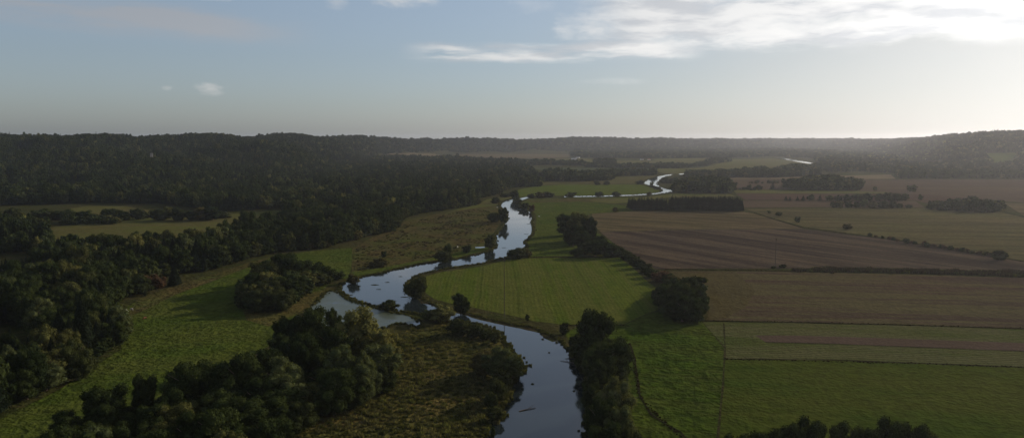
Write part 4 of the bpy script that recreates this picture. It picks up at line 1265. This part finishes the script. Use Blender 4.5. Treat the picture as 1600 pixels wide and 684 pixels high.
# rough meadow tufts
rm = fill([(552, 392), (612, 364), (642, 345), (700, 334), (760, 325), (776, 340), (762, 372), (760, 384), (700, 396), (612, 414), (560, 426)], 4.2, 52)
pv = wav(rm[:, 0], rm[:, 1], 60, 9)
rm = rm[rsx.rand(len(rm)) < 0.35 + 0.9 * pv]
sc = rsx.uniform(0.8, 2.0, len(rm))
scatter('meadow_tufts', rm, np.stack([sc * 1.3, sc * 1.3, sc * 0.7], 1), np.stack([0 * sc, 0 * sc, rsx.uniform(0, 6.28, len(rm))], 1), (rsx.rand(len(rm)) < 0.6).astype(int), [WE, SE], 'brown tufts scattered over the rough meadow west of the river')
# reed fringe along every bank
fr = []
for line_, inv in ((WESTJ, 1), (EASTJ, 1), (UPJ, 0.12), (POND + [POND[0]], 0.7)):
    pw = [P(*p) for p in line_]
    for a, b_ in zip(pw[:-1], pw[1:]):
        L = (b_ - a).length
        n = int(L / 0.8 * inv) + 1
        nr_ = Vector((-(b_ - a).y, (b_ - a).x, 0)).normalized()
        for k in range(n):
            q = a.lerp(b_, rnd.random()) + nr_ * rnd.gauss(0, 0.9)
            fr.append((q.x, q.y, 0.05))
fr = np.array(fr)
sc = rsx.uniform(0.7, 1.7, len(fr))
scatter('bank_reeds', fr, np.stack([sc, sc, sc * 1.0], 1), np.stack([0 * sc, 0 * sc, rsx.uniform(0, 6.28, len(fr))], 1), (rsx.rand(len(fr)) < 0.88).astype(int), [RE, SE], 'fringe of reeds along the river banks')


def line_scatter(name, lines, step, sig, smin, smax, frac, label, zs=1.0, pair=None):
    q_ = []
    for pts in lines:
        pw = [P(*p) for p in pts]
        for a, b_ in zip(pw[:-1], pw[1:]):
            nr_ = Vector((-(b_ - a).y, (b_ - a).x, 0)).normalized()
            for k in range(int((b_ - a).length / step) + 1):
                q = a.lerp(b_, rnd.random()) + nr_ * rnd.gauss(0, sig)
                q_.append((q.x, q.y, q.z + 0.1))
    q_ = np.array(q_)
    s_ = rsx.uniform(smin, smax, len(q_))
    return scatter(name, q_, np.stack([s_, s_, s_ * zs], 1), np.stack([0 * s_, 0 * s_, rsx.uniform(0, 6.28, len(q_))], 1), (rsx.rand(len(q_)) < frac).astype(int), pair or [RE, SE], label)


line_scatter('ditch_grass', [[(1098, 501), (1250, 503.6), (1400, 507.2), (1600, 513.5), (1750, 519)], [(1028, 420.8), (1240, 423.5)], [(1131, 561), (1450, 568.4), (1700, 578)], [(984, 536), (1000, 620), (1042, 664), (1085, 700)],
             [(830, 402), (968, 402)], [(1178, 333), (1255, 356), (1400, 375.5), (1600, 409), (1700, 426)], [(1162, 313), (1420, 313.6)], [(875, 508), (975, 508)]], 0.6, 0.5, 0.2, 0.6, 0.3, 'rough grass along the ditches and field edges', 1.0, [WE, SE])
line_scatter('weed_belt', [[(1240, 423), (1400, 425), (1600, 431), (1750, 436)], [(1270, 422), (1420, 424), (1600, 429), (1750, 434)], [(1500, 427), (1600, 427), (1750, 432)]], 0.35, 2.6, 1.2, 3.6, 0.25, 'belt of tall dark weeds between the two brown fields', 0.9, [WE, SE])

# ------------------------------------------------------------------ floating weed, logs
MAT_W = field_mat('water_weed', (0.035, 0.045, 0.022), (0.05, 0.055, 0.028), None, 0, patch=4, tuft=0.5, tuftamp=0.5)
for i, (px, py, w_, d_) in enumerate([(585, 445, 14, 2.2), (605, 441, 9, 1.4), (592, 452, 8, 1.2), (626, 432, 8, 1.2), (632, 464, 12, 1.4), (548, 461, 8, 1.5), (787, 387, 7, 1.2), (803, 326, 6, 2.5), (848, 530, 5, 2.5), (858, 551, 4, 1.6), (897, 611, 5, 1.4), (832, 600, 6, 1.5), (826, 350, 7, 1.6), (822, 366, 8, 1.6), (829, 343, 8, 1.5)]):
    c0 = P(px, py)
    pts = []
    wm, dm = w_ * c0.y / F * 0.5, d_ * 0.8
    for k in range(14):
        a = 6.2832 * k / 14
        s_ = rnd.uniform(0.55, 1.1)
        pts.append((c0.x + wm * s_ * math.cos(a), c0.y + dm * s_ * math.sin(a)))
    vs = [(x, y, 0.12) for x, y in pts] + [(x, y, 0.2) for x, y in pts] + [(c0.x, c0.y, 0.26)]
    fs = [(k, (k + 1) % 14, 14 + (k + 1) % 14, 14 + k) for k in range(14)] + [(14 + k, 14 + (k + 1) % 14, 28) for k in range(14)]
    o = link('floating_weed', mesh_np('floating_weed', vs, fs, MAT_W))
    where = ['at the centre of the wide pool', 'upper right in the wide pool', 'below the central mat of the wide pool', 'where the wide pool narrows upstream', 'near the tip of the striped field', 'close to the grassy spit',
             'below the rounded shrub at the field tip', 'small and dark in the narrows', 'in the lower river near the south field corner', 'in the lower river above the fallen branches', 'beside the east bank under the trees',
             'left side of the lowest river reach', 'by the east bank below the narrows', 'by the east bank at the upper bend', 'on the east side just above the upper bend'][i]
    tag(o, f'flat dark weed mat {where}', 'water weed', 'weed mats on the river')


def tube_obj(name, paths, mat, parent=None, seg=7):
    vs, fs = [], []
    for pts, r0, r1 in paths:
        o = len(vs)
        for i, p in enumerate(pts):
            p = Vector(p)
            r = r0 + (r1 - r0) * i / (len(pts) - 1)
            t = (Vector(pts[min(i + 1, len(pts) - 1)]) - Vector(pts[max(i - 1, 0)])).normalized()
            a = t.orthogonal().normalized(); b_ = t.cross(a)
            for k in range(seg):
                w = 6.2832 * k / seg
                vs.append(tuple(p + a * math.cos(w) * r + b_ * math.sin(w) * r))
        for i in range(len(pts) - 1):
            for k in range(seg):
                fs.append((o + i * seg + k, o + i * seg + (k + 1) % seg, o + (i + 1) * seg + (k + 1) % seg, o + (i + 1) * seg + k))
        fs.append(tuple(o + k for k in range(seg))[::-1]); fs.append(tuple(o + (len(pts) - 1) * seg + k for k in range(seg)))
    return link(name, mesh_np(name, vs, fs, mat), parent)


for px, py, L, a, lab in ((824, 640, 7, 0.5, 'long pale log drifting in the middle of the lower river'), (888, 566, 8, 2.6, 'fallen branch reaching from the east bank trees into the water'),
                          (917, 606, 6, 2.9, 'broken branch at the water edge under the pale willow'), (893, 560, 6, 3.3, 'second fallen branch just above the first one by the east bank'), (552, 470, 4, 0.2, 'short stick lying by the grassy spit')):
    p = P(px, py)
    c_, s_ = math.cos(a), math.sin(a)
    x, y = p.x, p.y
    o = tube_obj('driftwood', [([(x - c_ * L / 2, y - s_ * L / 2, 0.15), (x, y + .2, 0.3), (x + c_ * L / 2, y + s_ * L / 2, 0.25)], 0.22, 0.08),
                               ([(x, y, 0.3), (x + c_ * L * .2 + s_, y + s_ * L * .2 + 1.2, 0.7), (x + c_ * L * .25 + s_ * 2, y + s_ * L * .25 + 2.0, 1.0)], 0.1, 0.04)], BARK)
    tag(o, lab, 'driftwood', 'wood lying in the river')

# ------------------------------------------------------------------ poles and mast
WOOD = plain_mat('pole_wood', (0.075, 0.060, 0.050), 0.8, 0.3, 1.0)
STEEL = plain_mat('pale_steel', (0.30, 0.29, 0.31), 0.5, 0.1, 0.5)
GLASS = plain_mat('insulator', (0.10, 0.07, 0.05), 0.3, 0.1, 2.0)


def power_pole(px, base, top, label, rad_=0.26):
    p = P(px, base)
    r = ray(px, top)
    h = H + r[2] * p.y / r[1]
    root = bpy.data.objects.new('power_pole', None); COL.objects.link(root); root.location = p
    tag(root, label, 'pole', 'thin tall poles in the fields')
    tube_obj('pole', [([(0, 0, -0.3), (0, 0, h * .5), (0, 0, h)], rad_, rad_ * 0.6)], WOOD, root, 10)
    tube_obj('crossarm', [([(-0.9, 0, h - 1.0), (0.9, 0, h - 1.0)], 0.08, 0.08), ([(-0.7, 0, h - 1.0), (0, 0, h - 1.9)], 0.04, 0.04), ([(0.7, 0, h - 1.0), (0, 0, h - 1.9)], 0.04, 0.04)], WOOD, root)
    for x in (-0.8, 0.8):
        tube_obj('insulator', [([(x, 0, h - 0.95), (x, 0, h - 0.80), (x, 0, h - 0.6)], 0.09, 0.05)], GLASS, root)


power_pole(1211, 418.5, 372, 'tall thin dark pole standing at the edge of the brown field')
power_pole(788, 497, 404, 'very tall thin pole on the south bank edge of the striped green field', 0.17)
# lattice mast in the left forest
r = ray(237.5, 257)
d_ = 1750.0
mx_, my_ = r[0] * d_, r[1] * d_
mz = float(hgt(mx_, my_))
top_z = H + ray(237.5, 239.5)[2] * d_
hh = top_z - mz
root = bpy.data.objects.new('lattice_mast', None); COL.objects.link(root); root.location = (mx_, my_, mz)
tag(root, 'pale steel lattice mast rising from the left forest', 'mast')
wm = 2.3
legs = [(-wm, -wm), (wm, -wm), (wm, wm), (-wm, wm)]
for lx, ly in legs:
    tube_obj('leg', [([(lx, ly, -0.5), (lx * .9, ly * .9, hh)], 0.26, 0.22)], STEEL, root, 6)
br = []
nz = 14
for k in range(nz):
    z0, z1 = hh * k / nz, hh * (k + 1) / nz
    for i in range(4):
        a, b2 = legs[i], legs[(i + 1) % 4]
        br.append(([(a[0] * .95, a[1] * .95, z0), (b2[0] * .95, b2[1] * .95, z1)], 0.09, 0.09))
        br.append(([(a[0] * .95, a[1] * .95, z1), (b2[0] * .95, b2[1] * .95, z1)], 0.09, 0.09))
tube_obj('bracing', br, STEEL, root, 5)
tube_obj('antenna', [([(0, 0, hh), (0, 0, hh + 3)], 0.12, 0.05)], STEEL, root, 6)

# ------------------------------------------------------------------ houses
WALL = plain_mat('white_render', (0.72, 0.70, 0.66), 0.8, 0.1, 0.3)
ROOF = plain_mat('grey_roof', (0.16, 0.15, 0.15), 0.7, 0.2, 0.5)
ROOFR = plain_mat('tiled_roof', (0.26, 0.11, 0.07), 0.7, 0.2, 0.5)
PANE = plain_mat('dark_pane', (0.03, 0.035, 0.04), 0.2, 0.1, 0.5)
BRICK = plain_mat('red_brick', (0.28, 0.13, 0.09), 0.85, 0.2, 0.6)


def box_mesh(name, x0, x1, y0, y1, z0, z1, mat):
    v = [(x, y, z) for z in (z0, z1) for x, y in ((x0, y0), (x1, y0), (x1, y1), (x0, y1))]
    f = [(3, 2, 1, 0), (4, 5, 6, 7), (0, 1, 5, 4), (1, 2, 6, 5), (2, 3, 7, 6), (3, 0, 4, 7)]
    return mesh_np(name, v, f, mat)


def house(px, py, L, D, Hh, rz, wall, roof, label, name='farmhouse'):
    p = P(px, py)
    root = bpy.data.objects.new(name, None); COL.objects.link(root); root.location = p; root.rotation_euler = (0, 0, rz)
    tag(root, label, 'house' if name != 'barn' else 'barn')
    rh = D * 0.42
    v = [(-L / 2, -D / 2, -2), (L / 2, -D / 2, -2), (L / 2, D / 2, -2), (-L / 2, D / 2, -2), (-L / 2, -D / 2, Hh), (L / 2, -D / 2, Hh), (L / 2, D / 2, Hh), (-L / 2, D / 2, Hh), (-L / 2, 0, Hh + rh), (L / 2, 0, Hh + rh)]
    f = [(0, 1, 5, 4), (2, 3, 7, 6), (1, 2, 6, 9, 5), (3, 0, 4, 8, 7)]
    link('wall', mesh_np('wall', v, f, wall), root)
    e = 0.5; t = 0.3
    q = Hh - e * rh / (D / 2)
    v, f = [], []
    for s_ in (-1, 1):
        o = len(v)
        v += [(-L / 2 - e, s_ * (D / 2 + e), q), (L / 2 + e, s_ * (D / 2 + e), q), (L / 2 + e, 0, Hh + rh), (-L / 2 - e, 0, Hh + rh),
              (-L / 2 - e, s_ * (D / 2 + e), q + t), (L / 2 + e, s_ * (D / 2 + e), q + t), (L / 2 + e, 0, Hh + rh + t), (-L / 2 - e, 0, Hh + rh + t)]
        f += [(o, o + 1, o + 2, o + 3), (o + 4, o + 5, o + 6, o + 7), (o, o + 1, o + 5, o + 4), (o + 1, o + 2, o + 6, o + 5), (o + 3, o, o + 4, o + 7)]
    rf = link('roof', mesh_np('roof', v, f, roof), root)
    link('chimney', box_mesh('chimney', L * .2, L * .2 + .9, -.45, .45, Hh + rh * .7, Hh + rh + 1.4, BRICK), rf)
    n = max(2, int(L / 4))
    for k in range(n):
        x = -L / 2 + L * (k + .5) / n
        link('window', box_mesh('window', x - .6, x + .6, -D / 2 - .05, -D / 2 + .1, 1.0, 2.3, PANE), root)
    link('door', box_mesh('door', L * .5 / n - L / (2 * n) - .5, L * .5 / n - L / (2 * n) + .5, -D / 2 - .06, -D / 2 + .1, 0, 2.1, ROOFR), root)


house(897, 249.5, 24, 9, 3.6, 0.15, WALL, STEEL, 'white farm building with pale roof beside the far hedge')
house(903, 247.2, 18, 9, 4.0, -0.4, WALL, ROOF, 'farmhouse with grey roof just behind the white farm building')
house(1003, 250, 14, 8, 3, 0.1, WALL, ROOF, 'small white house at the far meadow edge')
house(1014, 250.3, 12, 8, 3, -0.2, WALL, ROOFR, 'second far house, right of the small white one')
house(992, 241.5, 26, 12, 5, 0.1, WALL, STEEL, 'pale building half hidden in the woods under the far ridge')
house(1444, 249.5, 14, 10, 7, 0.6, WALL, ROOFR, 'white house alone in the woods of the right hill')

# ------------------------------------------------------------------ cattle
HIDE = {'white': plain_mat('white_hide', (0.60, 0.58, 0.54), 0.8, 0.1, 3), 'grey': plain_mat('grey_hide', (0.34, 0.32, 0.31), 0.8, 0.1, 3), 'brown': plain_mat('brown_hide', (0.12, 0.045, 0.028), 0.8, 0.2, 3)}


def cow(px, py, rz, hide, label):
    """one continuous skinned body: barrel, neck lowered to graze, jointed legs, tail"""
    V = [(0, 0, 1.05), (-0.55, 0, 1.10), (-0.95, 0, 1.12), (0.50, 0, 1.05), (0.85, 0, 1.08), (1.15, 0, 0.92), (1.38, 0, 0.55), (1.50, 0, 0.28), (1.62, 0, 0.12)]
    rr = [0.40, 0.37, 0.28, 0.36, 0.27, 0.17, 0.13, 0.12, 0.07]
    E_ = [(0, 1), (1, 2), (0, 3), (3, 4), (4, 5), (5, 6), (6, 7), (7, 8)]

    def chain(root_, pts, rads):
        prev = root_
        for p, r_ in zip(pts, rads):
            V.append(p); rr.append(r_); E_.append((prev, len(V) - 1)); prev = len(V) - 1
    for s_ in (-1, 1):
        chain(2, [(-0.90, 0.24 * s_, 0.80), (-0.78, 0.25 * s_, 0.62), (-1.02, 0.25 * s_, 0.42), (-0.95, 0.25 * s_, 0.05)], [0.17, 0.12, 0.07, 0.06])
        chain(4, [(0.72, 0.22 * s_, 0.72), (0.74, 0.22 * s_, 0.42), (0.72, 0.22 * s_, 0.05)], [0.12, 0.07, 0.06])
        chain(7, [(1.42, 0.18 * s_, 0.42)], [0.03])
    chain(2, [(-1.18, 0, 1.05), (-1.22, 0, 0.55)], [0.04, 0.03])
    me = bpy.data.meshes.new('cow')
    me.from_pydata(V, E_, [])
    o = link('cow', me, None, HIDE[hide])
    md = o.modifiers.new('skin', 'SKIN')
    for v, r_ in zip(me.skin_vertices[0].data, rr): v.radius = (r_, r_)
    me.skin_vertices[0].data[0].use_root = True
    o.modifiers.new('sub', 'SUBSURF').levels = 1
    o.location = P(px, py) + Vector((0, 0, 0.1)); o.rotation_euler = (0, 0, rz)
    tag(o, label, 'cow', 'cattle on the meadows')


cow(196, 487, 0.2, 'white', 'white cow grazing at the dry edge of the left meadow')
cow(206, 485, 2.7, 'grey', 'grey cow just right of the white one at the left meadow edge')
cow(226, 499, 1.2, 'brown', 'reddish brown cow grazing out on the left meadow')
cow(842, 339, 0.1, 'white', 'white cow on the east bank meadow by the river')
cow(715, 387, 1.4, 'white', 'white cow between the two small trees of the north bank')
cow(777, 325, 0.3, 'white', 'white cow on the west bank near the river narrows')

# ------------------------------------------------------------------ haze
bm = bmesh.new()
bmesh.ops.create_cube(bm, size=1)
me = bpy.data.meshes.new('haze'); bm.to_mesh(me); bm.free()
hz = link('haze', me)
zt = max(160.0, float(Z.max()) + 28)
hz.scale = (34000, 34000, zt + 60)
hz.location = (0, 0, (zt - 60) / 2)
tag(hz, 'thin pale haze filling the whole valley', kind='stuff')
HM, N = new_mat('haze')
pvn = N.node('ShaderNodeVolumePrincipled')
pvn.inputs['Color'].default_value = (0.82, 0.87, 0.98, 1)
pvn.inputs['Density'].default_value = HAZE_DENSITY
pvn.inputs['Anisotropy'].default_value = 0.58
mo = N.node('ShaderNodeOutputMaterial'); N.l.new(pvn.outputs[0], mo.inputs['Volume'])
me.materials.append(HM)
_seen = {}
for o in bpy.data.objects:
    if o.parent is None and 'label' in o and o.get('kind') is None: _seen.setdefault(o['label'], []).append(o.name)
for k, v in _seen.items():
    if len(v) > 1: print('SHARED', len(v), k)
print('ZMAX', Z.max(), 'ZMIN', Z.min(), 'pool', len(POOL), 'rest', len(rest), COUNT)
